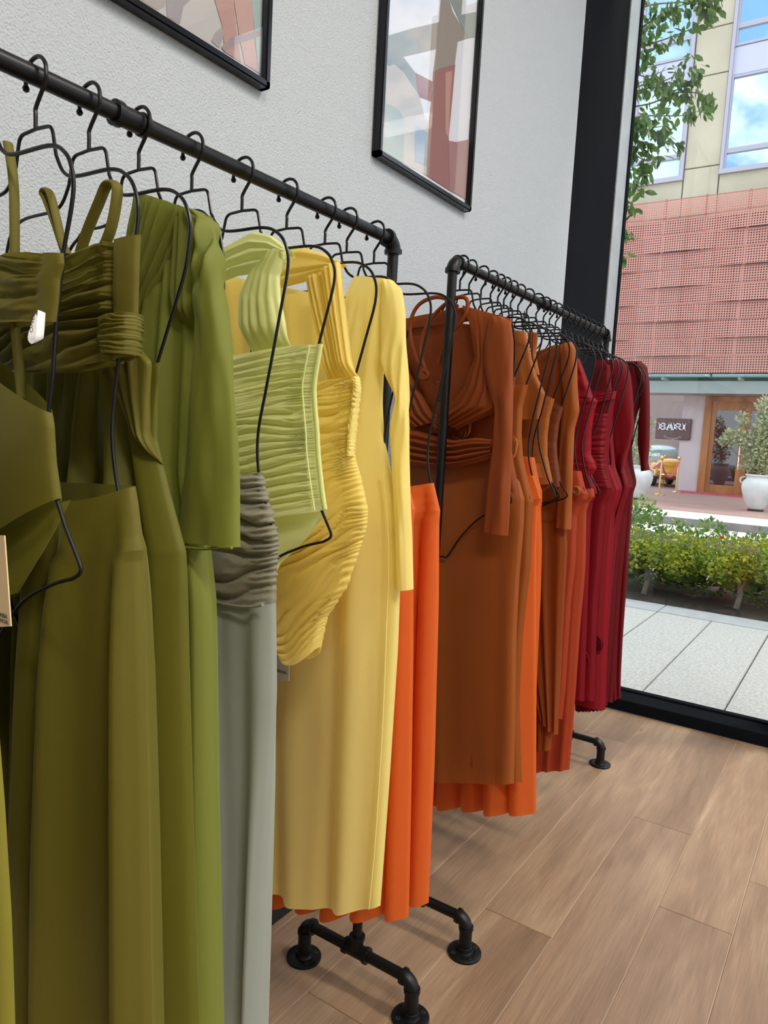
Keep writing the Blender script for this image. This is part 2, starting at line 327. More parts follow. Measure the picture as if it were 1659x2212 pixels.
# front window
wf = empty('window_1', kind='structure')
mb = MB(); mb.box(WX-.2, WX, 3.184, 3.555, 0, CE, .002); mb.build('post_cover', M['black_metal'], wf)
MB().box(WX-.2, WX-.006, 3.562, 3.79, 0, CE).build('post_cover', M['black_metal'], wf)
MB().box(WX-.2, WX, 3.79, 3.945, -.05, CE).build('outer_jamb', M['grey_metal'], wf)
MB().box(WX-.2, WX+.006, 3.945, 3.985, -.05, CE).build('gasket', M['black_metal'], wf)
MB().box(WX, 3.5, GY-.154, GY-.004, 0, .057, .003).build('sill', M['black_metal'], wf)
MB().box(WX, 3.5, GY-.012, GY+.03, -.02, .066, .002).build('lower_rail', M['black_metal'], wf)
MB().box(WX, 3.5, GY-.1, GY+.03, CE-.1, CE, .003).build('upper_rail', M['black_metal'], wf)
for i, mx_ in enumerate((-.232, 1.6, 3.4)):
    MB().box(mx_, mx_+.075, GY-.15, GY+.03, .0, CE, .003).build('mullion', M['black_metal'], wf)
xs = [WX, -.232, 1.6, 3.4]
for a, b in zip(xs[:-1], xs[1:]):
    MB().box(a+(.075 if a > WX else 0), b, GY-.003, GY+.003, .06, CE-.1).build('pane', M['shop_glass'], wf)
# lettering stuck on the outside of the glass, seen from behind
pos = [('L', 1320, 1146), ('E', 1346, 1150), ('N', 1374, 1154), ('O', 1400, 1159), ('R', 1428, 1163), ('O', 1454, 1166), ('C', 1487, 1169), ('L', 1526, 1175), ('E', 1550, 1178), ('G', 1579, 1182), ('N', 1609, 1187), ('A', 1634, 1191)]
vm = principled('vinyl_grey', (.30, .31, .32), .5)
for ch, px, py in pos:
    q = at(px, py, 1, GY+.006)
    if ch == 'O': w = 1.25
    else: w = 1.1
    text('letter', ch, .062, vm, wf, (q[0], GY+.005, q[2]), (math.pi/2, 0, math.pi), w, .0004)
# right window (outside the frame, the light on the wall comes from it too)
wr = empty('window_2', kind='structure')
MB().box(3.4, 3.5, .3, GY-.16, 0, .06).build('sill', M['black_metal'], wr)
for yy in (.3, 1.9, 3.54): MB().box(3.4, 3.5, yy, yy+.08, 0, CE).build('mullion', M['black_metal'], wr)
for a, b in ((.38, 1.9), (1.98, 3.54)): MB().box(3.44, 3.45, a, b, .06, CE).build('pane', M['shop_glass'], wr)
for (lx, ly), wh in zip(FILL_LAMPS, ('near the rack, window side', 'near the rack, rear side', 'far side of the shop, window side', 'far side of the shop, rear side')):  # fixtures of the added fill lamps, out of view
    t_ = tag(MB().box(lx-.57, lx+.57, ly-.16, ly+.16, 4.075, 4.12).build('added_fill_lamp_panel', M['lamp']), 'added fill lamp, flat panel on the unseen ceiling, '+wh, 'lamp', 'added fill lamps on the unseen ceiling')

# ---------------------------------------------------------------- framed pictures
def picture(label, y0, y1, z0, z1, build):
    r = empty('framed_picture', (WX, (y0+y1)/2, z0), 0, label, 'picture')
    cy = (y0+y1)/2; w = (y1-y0)/2; h = z1-z0; t = .016; d = .028
    mb = MB()
    mb.box(0, d, -w, w, 0, t, .003); mb.box(0, d, -w, w, h-t, h, .003); mb.box(0, d, -w, -w+t, 0, h, .003); mb.box(0, d, w-t, w, 0, h, .003)
    mb.build('frame', M['frame'], r)
    build(r, w-t, h-t, t)
    MB().box(.016, .019, -w+t, w-t, t, h-t).build('glass', M['pic_glass'], r)
def polyprint(parent, pts, col, x, w, t, h, name='print_or_reflection_shape'):
    m = principled('print', col, .7)
    V = [(x, -w+u*2*w, t+v*(h-t)) for u, v in pts]; return mobj(name, V, [tuple(range(len(V)))], m, parent)
def lin(c): return tuple(((v/255+.055)/1.055)**2.4 if v > 10 else v/3000 for v in c)
def art(r, P, col, k, org, sc):  # flat colour shapes: print in pic1, painted glass reflections in pic2
    m = principled('print', lin(col), .7); V = []  # also colours the painted glass reflections in pic2
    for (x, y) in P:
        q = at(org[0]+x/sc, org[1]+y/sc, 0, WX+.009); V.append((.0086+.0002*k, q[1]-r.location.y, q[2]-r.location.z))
    mobj('print_or_reflection_shape', V, [tuple(range(len(V)))], m, r)
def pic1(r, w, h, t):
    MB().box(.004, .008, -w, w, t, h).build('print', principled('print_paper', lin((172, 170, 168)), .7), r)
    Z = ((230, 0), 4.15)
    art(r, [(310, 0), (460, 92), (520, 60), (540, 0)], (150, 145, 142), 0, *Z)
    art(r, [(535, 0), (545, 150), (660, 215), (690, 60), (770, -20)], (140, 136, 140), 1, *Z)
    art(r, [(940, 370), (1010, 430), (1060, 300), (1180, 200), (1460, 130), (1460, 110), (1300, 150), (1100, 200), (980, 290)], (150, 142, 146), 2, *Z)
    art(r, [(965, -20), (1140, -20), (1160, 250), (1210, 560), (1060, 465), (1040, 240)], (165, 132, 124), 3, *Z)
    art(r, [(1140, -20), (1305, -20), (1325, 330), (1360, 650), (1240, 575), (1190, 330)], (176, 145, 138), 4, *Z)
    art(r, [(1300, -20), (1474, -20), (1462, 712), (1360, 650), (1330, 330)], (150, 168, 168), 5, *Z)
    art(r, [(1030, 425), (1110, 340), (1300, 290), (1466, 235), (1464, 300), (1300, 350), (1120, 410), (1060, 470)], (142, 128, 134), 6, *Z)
def pic2(r, w, h, t):  # sky, beam, arch and red column reflected in the glass, painted on the sheet
    MB().box(.004, .008, -w, w, t, h).build('print', principled('painted_sky_reflection', lin((205, 207, 215)), .7), r)
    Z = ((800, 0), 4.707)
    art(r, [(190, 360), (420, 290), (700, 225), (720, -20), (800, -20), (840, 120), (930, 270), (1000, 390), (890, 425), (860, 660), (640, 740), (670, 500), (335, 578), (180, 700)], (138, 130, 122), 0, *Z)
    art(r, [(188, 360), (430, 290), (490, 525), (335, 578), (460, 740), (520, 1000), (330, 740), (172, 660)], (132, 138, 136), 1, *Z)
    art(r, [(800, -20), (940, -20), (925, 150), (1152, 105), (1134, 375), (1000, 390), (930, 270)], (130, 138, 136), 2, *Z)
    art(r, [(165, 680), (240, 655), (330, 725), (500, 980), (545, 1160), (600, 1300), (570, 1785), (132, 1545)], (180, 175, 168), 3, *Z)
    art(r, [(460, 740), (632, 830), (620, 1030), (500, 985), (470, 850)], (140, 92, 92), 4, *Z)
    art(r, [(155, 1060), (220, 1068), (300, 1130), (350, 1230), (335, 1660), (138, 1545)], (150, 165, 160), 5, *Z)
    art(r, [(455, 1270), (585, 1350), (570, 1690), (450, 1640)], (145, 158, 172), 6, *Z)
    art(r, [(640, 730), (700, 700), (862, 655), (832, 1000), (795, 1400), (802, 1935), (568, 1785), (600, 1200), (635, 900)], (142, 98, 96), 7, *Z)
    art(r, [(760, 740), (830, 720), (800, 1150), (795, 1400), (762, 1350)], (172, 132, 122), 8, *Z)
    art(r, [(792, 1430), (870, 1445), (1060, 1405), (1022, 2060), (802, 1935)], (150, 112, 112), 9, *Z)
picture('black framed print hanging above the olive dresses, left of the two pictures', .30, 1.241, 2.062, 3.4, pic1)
picture('black framed picture nearer the window, reflected reddish pillar and pale sky painted in', 1.668, 2.212, 2.068, 3.4, pic2)

# ---------------------------------------------------------------- clothes racks
RX = -.896
def flange_parts(root, x, y, withtext=False):
    mb = MB(); mb.lathe([(.0435, 0), (.0435, .006), (.040, .008), (.022, .0085), (.0195, .012), (.0195, .020), (.0165, .021), (.0165, .072)], (x, y, 0), 32)
    fo = mb.build('foot_flange', M['black_pipe'], root, True)
    for a in range(4):
        c = math.radians(45+90*a+8); px, py = x+.031*math.cos(c), y+.031*math.sin(c)
        MB().lathe([(.0052, .0078), (.0052, .0092), (.0036, .0092), (.0036, .0082)], (px, py, 0), 12).build('bolt_hole', M['ink'], fo)
    if withtext:
        text('embossed_letters', 'KIM', .017, M['black_pipe'], fo, (x+.020, y-.024, .0088), (0, 0, math.radians(40)), 1, .0006)
def elbow(root, P, r=.0165, rim=.0192):
    # P: corner arc points
    mb = MB(); mb.tube(P, r, 14)
    for i, j in ((0, 1), (-1, -2)):
        a = np.array(P[i]); b = np.array(P[j]); d = (b-a)/np.linalg.norm(b-a); mb.tube([a-d*.002, a+d*.007], rim, 14)
    return mb.build('elbow', M['black_pipe'], root, True)
def arc3(c, a, b, r, n=8):
    # quarter arc from c+a*r to c+b*r (a, b unit, centre c)
    return [np.array(c)+r*(math.cos(t)*np.array(a)+math.sin(t)*np.array(b)) for t in np.linspace(0, math.pi/2, n)]
def rack(label, ya, yb, zr, split, lean=(0, 0)):
    root = empty('clothes_rack', (RX, (ya+yb)/2, 0), 0, label, 'clothes rack', 'pipe clothes racks')
    oy = (ya+yb)/2; pr = .0118; zb = .094; er = .026
    A, B = ya-oy, yb-oy; S = split-oy
    MB().tube([(0, A+er, zr), (0, S-.02, zr)], pr, 16).build('rail', M['black_pipe'], root, True)
    MB().tube([(0, S+.02, zr), (0, B-er, zr)], pr, 16).build('rail', M['black_pipe'], root, True)
    mb = MB(); mb.tube([(0, S-.024, zr), (0, S+.024, zr)], .0145, 16); mb.tube([(0, S-.026, zr), (0, S-.016, zr)], .0172, 16); mb.tube([(0, S+.018, zr), (0, S+.026, zr)], .0165, 16); mb.build('coupling', M['black_pipe'], root, True)
    for y, sg in ((A, 1), (B, -1)):
        yt = y; X0 = 0
        if sg < 0: y = y+lean[1]; X0 = lean[0]
        elbow(root, arc3((0, yt+sg*er, zr-er), (0, -sg, 0), (0, 0, 1), er))
        MB().tube([(X0, y, zb+.02), (0, yt, zr-er)], pr, 16).build('upright', M['black_pipe'], root, True)
        mb = MB(); mb.tube([(X0-.03, y, zb), (X0+.03, y, zb)], .0165, 14); mb.tube([(X0, y, zb), (X0, y, zb+.034)], .0165, 14)
        for a_, b_ in (((X0-.034, y, zb), (X0-.026, y, zb)), ((X0+.034, y, zb), (X0+.026, y, zb)), ((X0, y, zb+.030), (X0, y, zb+.038))): mb.tube([a_, b_], .0195, 14)
        mb.build('tee', M['black_pipe'], root, True)
        for s2 in (-1, 1):
            xe = .158*s2
            MB().tube([(X0+s2*.03, y, zb), (X0+xe-s2*er, y, zb)], pr+.0008, 14).build('base_pipe', M['black_pipe'], root, True)
            elbow(root, arc3((X0+xe-s2*er, y, zb-er), (s2, 0, 0), (0, 0, 1), er))
            flange_parts(root, X0+xe, y, withtext=(s2 > 0))
    return root
rack('black iron pipe rack holding the olive, green and yellow clothes', .02, 1.333, 1.733, .665)
rack('black iron pipe rack holding the rust and red clothes by the window', 1.598, 2.845, 1.75, 2.19, (-.066, .095))

# ---------------------------------------------------------------- items: hanging planes
class It:
    def __init__(s, Y, deg=0, zr=1.733):
        s.Y = Y; s.a = math.radians(deg); s.zr = zr; s.u = np.array([math.cos(s.a), math.sin(s.a), 0]); s.n = np.array([-math.sin(s.a), math.cos(s.a), 0]); s.o = np.array([RX, Y, 0.]); s.edges = []
    def L(s, px, py, w=0):
        d = ray(px, py); k = ((s.o+s.n*w-CAM).dot(s.n))/d.dot(s.n); p = CAM+d*k-s.o; return np.array([p.dot(s.u), p[2]])
HP = [(0, -.062), (.035, -.064), (.044, -.100), (.060, -.122), (.085, -.130), (.150, -.132), (.178, -.142), (.194, -.160), (.200, -.190), (.188, -.255), (.176, -.315), (.163, -.38), (.159, -.43), (.168, -.48), (.190, -.53), (.218, -.575), (.200, -.585), (.155, -.600), (.100, -.628), (.050, -.68), (.014, -.735), (0, -.737)]
_hang_me = {}
def hanger(it, label, group, fit=True):
    root = empty('wire_hanger', (RX, it.Y, it.zr), it.a, label, 'hanger', group)
    mb = MB()
    for sg in (-1, 1):
        P3 = [(sg*x, 0, z) for x, z in HP]
        P3 = roundcorners(P3[:3], .010)[:-1]+smoothpath(P3[2:15], 5)+roundcorners([P3[14], P3[15], P3[16]], .014)[1:-1]+smoothpath(P3[16:], 4)
        Q = []; dl = []
        for p in P3:
            x = abs(p[0]); z = p[2]+it.zr; lim = 9
            for C_ in it.edges:
                if C_[:, 1].min()-.004 <= z <= C_[:, 1].max()+.004:
                    e = float(np.interp(z, C_[::-1, 1], C_[::-1, 0])) if C_[0, 1] > C_[-1, 1] else float(np.interp(z, C_[:, 1], C_[:, 0]))
                    lim = e-.007 if lim == 9 else max(lim, e-.007)
            dl.append(max(0, x-max(lim, .02)))
        PP = np.array([(p[0], p[2]) for p in P3])
        for i, p in enumerate(P3):
            ds = np.linalg.norm(PP-PP[i], axis=1); dd = max(0, float(np.max(np.array(dl)*np.clip(1-ds/.11, 0, 1)**1.0)))
            Q.append((sg*max(abs(p[0])-dd, 0), 0, p[2]))
        mb.tube(Q, .0023, 7)
    mb.build('body_wire', M['wire'], root, True)
    if 'h' not in _hang_me:
        q = [(0, 0, -.062), (0, 0, -.045), (.001, 0, -.036), (.020, 0, -.012), (.0225, 0, 0), (.020, 0, .011), (.011, 0, .0195), (0, 0, .0215), (-.012, 0, .018), (-.020, 0, .008), (-.0215, 0, -.002), (-.0215, 0, -.007)]
        mb = MB(); mb.tube(smoothpath(q, 4), .0026, 8); _hang_me['h'] = mb.build('hook', M['wire'], root, True).data
        b = MB(); b.lathe([(.0005, -.0045), (.0034, -.003), (.0045, 0), (.0034, .003), (.0005, .0045)], (-.0213, 0, -.0105), 10); _hang_me['b'] = b.build('ball_tip', M['wire'], root, True).data
    else:
        for kk, nm in (('h', 'hook'), ('b', 'ball_tip')):
            o = bpy.data.objects.new(nm, _hang_me[kk]); COL.objects.link(o); o.parent = root
    return root

# ---------------------------------------------------------------- cloth
def resamp(K, n, sm):
    K = np.array(K, float); m = len(K); t = np.linspace(0, m-1, n); i = np.minimum(t.astype(int), m-2); f = (t-i)[:, None]
    P = K[i]*(1-f)+K[i+1]*f
    w = max(1, int(n*sm)); 
    if w > 1:
        ker = np.hanning(2*w+3)[1:-1]; ker /= ker.sum()
        Q = np.vstack([2*P[0]-P[w:0:-1], P, 2*P[-1]-P[-2:-w-2:-1]]); P = np.stack([np.convolve(Q[:, c], ker, 'valid') for c in range(P.shape[1])], 1)
    return P
def vnoise(x, y, seed):
    r = np.random.default_rng(seed); G = r.random((64, 64))*2-1
    xi = np.floor(x).astype(int); yi = np.floor(y).astype(int); fx = x-xi; fy = y-yi; fx = fx*fx*(3-2*fx); fy = fy*fy*(3-2*fy)
    g = lambda a, b: G[a % 64, b % 64]
    return (g(xi, yi)*(1-fx)+g(xi+1, yi)*fx)*(1-fy)+(g(xi, yi+1)*(1-fx)+g(xi+1, yi+1)*fx)*fy
def flutes(n, a0, a1, seed=0, p=1.3, lean=.0, rnd=0):
    def f(s, t, side):
        w = s*n*.5+.30*vnoise(s*1.5+5, t*1.2, seed)+lean*t*s
        if rnd:
            v = 2*np.abs(np.sin(math.pi*w+seed+side*.9))**.75-1+.35*np.sin(2*math.pi*w*.37+seed)
        else:
            v = np.sin(2*math.pi*w+seed+side)+.4*np.sin(2*math.pi*w*1.73+seed*2+1.3*side)
        return (a0+(a1-a0)*t**p)*v*(1-np.abs(s)**6)
    return f
def ruche(n, amp, seed=0, slant=0., gather=1.0, edge=9):
    def f(s, t, side):
        ph = n*t+slant*n*s*.1+.85*vnoise(s*1.3+3, t*n*.33, seed)+.22*vnoise(s*2.6+3, t*n*.8, seed+5)
        v = 1.7*np.abs(np.sin(math.pi*ph))**.75-1.05
        v2 = .5-np.abs(np.sin(math.pi*(ph*1.9+1.2*vnoise(s*4, t*n*.5, seed+7))))
        fine = np.sin(2*math.pi*ph*2.8+2.5*vnoise(s*9, t*n, seed+1))
        e = np.clip((np.abs(s)-.6)/.35, 0, 1)*gather
        m = .65+.6*vnoise(s*1.4, t*n*.5+9, seed+2)
        k = np.clip((edge-s)/.03, 0, 1)
        k = k*(1-t**10)
        return amp*(v*m*(1-.4*e)+.2*v2+.55*fine*e)*k-(amp*1.2*np.exp(-((s-edge)/.02)**2) if edge < 2 else 0)
    return f
def wrinkle(amp, sx=3, sy=3, seed=0):
    return lambda s, t, side: amp*vnoise(s*sx+7, t*sy, seed+side*3)
def cloth(name, it, Lk, Rk, mat, parent, depth=.02, folds=(), w=0., rows=90, cols=56, sag=(0, 0), sm=.035, pw=3.0, dep2=None, taper=0, scoop=0):
    """a flattened tube of fabric between a left and a right edge (target px on the hanging plane); folds push its faces out"""
    R_ = np.array([it.L(*p) for p in Rk])
    if Lk is None: L_ = R_*np.array([-1, 1])
    else: L_ = np.array([it.L(*p) for p in Lk])
    A = resamp(L_, rows, sm); B = resamp(R_, rows, sm)
    if name in ('body', 'skirt', 'dress', 'sleeve', 'bodice', 'ruched_bandeau', 'ruched_hip', 'bandeau', 'bodysuit_front', 'hip_piece', 'front_right', 'shoulder'): it.edges.append(B)
    t = np.linspace(0, 1, rows)[:, None]; h = cols//2
    s = np.concatenate([np.linspace(1, -1, h+1), np.linspace(-1, 1, h+1)[1:-1]])[None, :]
    sd = np.concatenate([-np.ones(h+1), np.ones(h-1)])[None, :]
    prof = np.clip(1-np.abs(s)**pw, 0, 1)**.6
    d2 = depth if dep2 is None else dep2; D = depth+(d2-depth)*t
    disp = np.zeros((rows, s.shape[1]))
    for f in folds:
        disp += np.where(sd < 0, f(s+0*t, t+0*s, 0), f(s+0*t, t+0*s, 1))
    tp = 1-np.clip((t-(1-taper))/max(taper, 1e-6), 0, 1)**2 if taper else 1
    Wn = (sd*(D*prof+disp*np.clip(prof*1.6, 0, 1))+w)*tp
    m_ = (s+1)/2; U = A[:, :1]*(1-m_)+B[:, :1]*m_; Z = A[:, 1:]*(1-m_)+B[:, 1:]*m_
    Z = Z-(sag[0]+(sag[1]-sag[0])*t)*(1-s**2)
    if scoop: Z = Z-scoop*(1-s**2)*np.clip(1-t*5, 0, 1)*(sd < 0)
    V = np.stack([U, Wn, Z], -1).reshape(-1, 3); nc = s.shape[1]
    i = np.arange(rows-1)[:, None]; j = np.arange(nc)[None, :]; j2 = (j+1) % nc
    Fc = np.stack([i*nc+j, (i+1)*nc+j, (i+1)*nc+j2, i*nc+j2], -1).reshape(-1, 4)
    me = bpy.data.meshes.new(name); nv = len(V); nf = len(Fc)
    me.vertices.add(nv); me.vertices.foreach_set('co', V.astype(np.float32).ravel()); me.loops.add(nf*4); me.loops.foreach_set('vertex_index', Fc.astype(np.int32).ravel())
    me.polygons.add(nf); me.polygons.foreach_set('loop_start', np.arange(0, nf*4, 4, dtype=np.int32)); me.polygons.foreach_set('loop_total', np.full(nf, 4, np.int32)); me.update(calc_edges=True)
    me.polygons.foreach_set('use_smooth', np.ones(nf, bool)); me.materials.append(mat)
    o = bpy.data.objects.new(name, me); COL.objects.link(o); o.parent = parent; return o
def strap(name, it, P, r, mat, parent, w=0., flat=.5):
    Q = [it.L(p[0], p[1]) for p in P]; ws = [(p[2] if len(p) > 2 else w) for p in P]
    mb = MB(); mb.tube(smoothpath([(q[0], ww, q[1]) for q, ww in zip(Q, ws)], 6), r, 10, True, flat); return mb.build(name, mat, parent, True)
def garment(it, name, label, cat, group=None): return empty(name, (RX, it.Y, 0), it.a, label, cat, group)
def rosette(it, px, py, r, mat, parent, w=-.03, seed=1):
    c = it.L(px, py); V = []; Fc = []; n = 110
    for i in range(n):
        a = i*.36; rr = r*(.12+.88*i/n)*(1+.10*math.sin(a*2.7+seed)); hh = .012*(1-i/n)
        for q, (e, dz) in enumerate(((0, 0), (.5, -.006), (1, -.012+.006*math.sin(i*1.9)))):
            V.append((c[0]+rr*math.cos(a)*(1+.1*e), w-hh-dz*-1*0-.010*e-.004, c[1]+rr*math.sin(a)*(1+.1*e)))
        if i:
            for q in range(2): Fc.append(((i-1)*3+q, i*3+q, i*3+q+1, (i-1)*3+q+1))
    b = len(V); V += [(c[0]+r*math.cos(x)*.95, w, c[1]+r*math.sin(x)*.95) for x in np.linspace(0, 2*math.pi, 20)[:-1]]; Fc.append(tuple(range(b, b+19)))
    return mobj('rosette', V, Fc, mat, parent, True)
C = {}
def fb(n, c, **k): C[n] = fabric(n, c, **k); return C[n]
fb('olive', (.165, .145, .018)); fb('olive_light', (.24, .23, .03)); fb('olive_gold', (.33, .30, .045)); fb('lime_green', (.26, .29, .05), trans=.45); fb('moss', (.15, .142, .013))
fb('sage', (.30, .285, .205)); fb('sage_pale', (.37, .40, .345)); fb('lime', (.82, .86, .40), trans=.42); fb('yellow', (.95, .77, .22), trans=.45); fb('lemon', (.95, .83, .30), trans=.45)
fb('orange', (.78, .17, .03), trans=.45); fb('rust', (.31, .070, .012)); fb('amber', (.38, .105, .018)); fb('tan_orange', (.42, .13, .025)); fb('brown', (.20, .05, .016)); fb('coral', (.44, .06, .018)); fb('red', (.23, .002, .009), sheen=.25); fb('crimson', (.15, .0015, .006), sheen=.25); fb('red_bright', (.31, .003, .012), sheen=.25)
YH = [.37, .455, .529, .6026, .6808, .7768, .8828, .9925, 1.1007, 1.169, 1.2633]
# ---- G-1, at the very left edge
it = It(YH[0]); g = garment(it, 'maxi_skirt', 'bright olive maxi skirt cut off by the left edge of the photo', 'skirt')
cloth('skirt', it, None, [(-75, 980), (-52, 1150), (-30, 1290), (-8, 1500), (12, 1750), (26, 2000), (34, 2260)], C['olive_gold'], g, .012, [flutes(7, .002, .012, 2)], dep2=.03)
hanger(it, 'black wire torso hanger of the skirt cut off at the left edge', 'wire hangers on the near rack')
# ---- G0
it = It(YH[1]); g = garment(it, 'cutout_set', 'olive bandeau with cutout bodysuit, nearest full garment on the left', 'top')
cloth('bandeau', it, [(-190, 575), (-190, 600), (-190, 640), (-190, 680), (-190, 715)], [(145, 549), (147, 572), (138, 602), (135, 650), (129, 697)], C['olive'], g, .016, [ruche(3.4, .009, 3, .8, edge=.80), wrinkle(.002, 4, 4)], w=-.004, rows=70, cols=90)
cloth('bodysuit_front', it, [(-140, 690), (-120, 850), (-110, 1000), (-70, 1205)], [(112, 893), (118, 925), (122, 1000), (131, 1076)], C['olive'], g, .017, [wrinkle(.0015, 2, 2, 3)], rows=60)
cloth('brief', it, [(-75, 1195), (-80, 1260), (-80, 1330)], [(128, 1080), (70, 1188), (12, 1285)], C['olive_light'], g, .010, [wrinkle(.001)], w=.014, rows=40)
strap('halter_strap', it, [(-6, 300), (6, 380), (9, 480), (9, 600), (11, 700), (18, 780), (25, 860)], .0062, C['olive'], g, w=.012)
q = it.L(128, 706); lb = MB(); lb.tube(smoothpath([(q[0]-.018, -.01, q[1]+.012), (q[0]-.010, -.022, q[1]-.012), (q[0]+.003, -.024, q[1]-.016), (q[0]+.004, -.022, q[1]+.012)], 5), .0065, 8, True, .12); lb.build('care_label', M['white'], g, True)
text('label_letters', 'ONEL', .008, M['ink'], g, (q[0]+.004, -.032, q[1]-.001), (math.pi/2, -math.pi/2+.25, 0), 1, .0001)
hanger(it, 'black wire torso hanger of the bandeau and bodysuit, bare hip corner showing', 'wire hangers on the near rack')
def card(it, pts, mat, label, w, texts=()):
    r = empty('price_tag', (RX, it.Y, 0), it.a, label, 'tag'); P = [it.L(*p, w) for p in pts]
    V = [(p[0], w, p[1]) for p in P]+[(p[0], w+.0012, p[1]) for p in P]
    mobj('card', V, [(0, 1, 2, 3), (7, 6, 5, 4), (0, 4, 5, 1), (1, 5, 6, 2), (2, 6, 7, 3), (3, 7, 4, 0)], mat, r)
    for s, px, py, sz in texts:
        q = it.L(px, py, w); text('printed_letters', s, sz, M['ink'], r, (q[0], w-.0006, q[1]), (math.pi/2, 0, 0), 1, .0001, 0, 'RIGHT')
    return r
it_t = It(.345)
card(it_t, [(-60, 1157), (9, 1157), (23, 1353), (-52, 1357)], M['card'], 'buff card price tag hanging at the left edge of the photo', -.01, [('COLOMBIA', 17, 1333, .0052), ('OFICIAL', 20, 1346, .0046)])
# ---- G1
it = It(YH[2]); g = garment(it, 'ruched_top_and_skirt', 'olive ruched bandeau with loop straps over a long olive skirt', 'dress')
cloth('ruched_bandeau', it, [(-40, 628), (-40, 660), (-40, 700), (-35, 745), (-20, 792)], [(304, 507), (302, 575), (299, 640), (297, 690), (292, 769)], C['olive'], g, .018, [ruche(9, .011, 5, 1.4, edge=.78), wrinkle(.003, 3, 5, 1)], rows=170, cols=110, sag=(.004, .012))
cloth('gathered_knot', it, [(236, 698), (232, 735), (243, 770)], [(298, 676), (298, 725), (293, 767)], C['olive'], g, .020, [ruche(8, .005, 8)], w=-.003, rows=70, cols=30)
strap('strap', it, [(158, 556), (140, 500), (118, 440), (110, 424), (116, 416), (126, 426), (140, 480), (152, 530), (165, 556)], .0058, C['olive'], g, w=-.010)
strap('strap', it, [(190, 550), (205, 505), (232, 440), (246, 408), (260, 402), (270, 412), (266, 455), (256, 500), (243, 534)], .0072, C['olive'], g, w=-.010)
cloth('skirt', it, [(52, 1040), (52, 1085), (56, 1150), (60, 1190), (58, 1215), (52, 1300), (44, 1450), (30, 1800), (20, 2260)], [(290, 1051), (296, 1090), (303, 1158), (308, 1188), (304, 1212), (308, 1300), (313, 1450), (321, 1800), (329, 2260)], C['olive'], g, .020, [flutes(3, .0003, .024, 6, p=1.2)], rows=150, cols=90, sm=.012, dep2=.035, scoop=.02)
hanger(it, 'black wire torso hanger carrying the olive ruched bandeau', 'wire hangers on the near rack')
card(it, [(-6, 786), (34, 786), (37, 848), (0, 850)], M['white'], 'small white tag behind the olive strap at the left', .004)
# ---- G2
it = It(YH[3]); g = garment(it, 'pleated_dress', 'dark olive halter dress with pleats falling from under the bust', 'dress')
cloth('dress', it, [(20, 775), (18, 850), (15, 950), (10, 1003), (0, 1060), (-10, 1130), (-20, 1190), (-22, 1250), (-25, 1400), (-30, 1800), (-30, 2260)], [(347, 784), (341, 870), (340, 950), (352, 1003), (366, 1060), (385, 1130), (401, 1190), (404, 1250), (407, 1400), (417, 1800), (431, 2260)], C['moss'], g, .018,
      [lambda s, t, sd: .008*np.sin(s*24+2*np.sin(s*3))*np.clip(1-t*4.5, 0, 1)*np.clip(t*20, 0, 1), flutes(6.5, .0002, .034, 9, p=1.0)], rows=170, cols=130, sm=.012, dep2=.040)
cloth('draped_panel', it, [(205, 690), (240, 760), (275, 850), (312, 930), (345, 998)], [(290, 720), (349, 785), (343, 860), (342, 940), (353, 1004)], C['olive'], g, .010, [flutes(4, .004, .001, 3)], w=-.016, rows=70, cols=50, taper=.25)
hanger(it, 'black wire torso hanger inside the dark olive pleated dress', 'wire hangers on the near rack')
# ---- G3
it = It(YH[4]); g = garment(it, 'long_sleeve_dress', 'green one-shoulder long-sleeve dress with draped folds', 'dress')
cloth('body', it, [(318, 428), (300, 520), (290, 650), (285, 800), (270, 1000), (250, 1200), (240, 1400), (230, 1800), (225, 2260)], [(444, 466), (432, 600), (429, 760), (424, 900), (420, 1020), (440, 1150), (457, 1300), (461, 1800), (468, 2260)], C['lime_green'], g, .018, [flutes(4, .0008, .022, 4, p=1.2), wrinkle(.003, 3, 4, 5)], rows=130, cols=90, dep2=.035)
cloth('draped_folds', it, [(316, 422), (306, 500), (298, 580), (292, 650), (288, 700)], [(446, 464), (408, 540), (360, 640), (325, 720), (292, 830)], C['lime_green'], g, .012, [flutes(7, .007, .009, 7)], w=-.016, rows=90, cols=90, taper=.25)
cloth('shoulder', it, [(396, 462), (392, 560), (388, 640), (405, 720)], [(470, 474), (462, 560), (450, 640), (440, 720)], C['lime_green'], g, .016, [flutes(4, .003, .001, 2)], w=-.012, rows=60, cols=50, taper=.25)
cloth('sleeve', it, [(430, 466), (446, 520), (452, 600), (440, 640), (450, 700), (446, 780), (434, 900), (420, 1030), (405, 1165)], [(452, 464), (480, 484), (492, 560), (500, 640), (508, 700), (517, 780), (527, 900), (533, 1030), (539, 1179)], C['lime_green'], g, .016, [wrinkle(.005, 2.5, 7, 9), lambda s, t, sd: .009*np.sin(s*5+t*38)*np.exp(-((t-.22)/.10)**2)], w=-.016, rows=110, cols=50)
strap('hem', it, [(407, 1168), (440, 1178), (480, 1181), (510, 1178), (537, 1178)], .0025, C['lime_green'], g, w=-.03, flat=.8)
hanger(it, 'black wire torso hanger inside the green long-sleeve dress', 'wire hangers on the near rack')
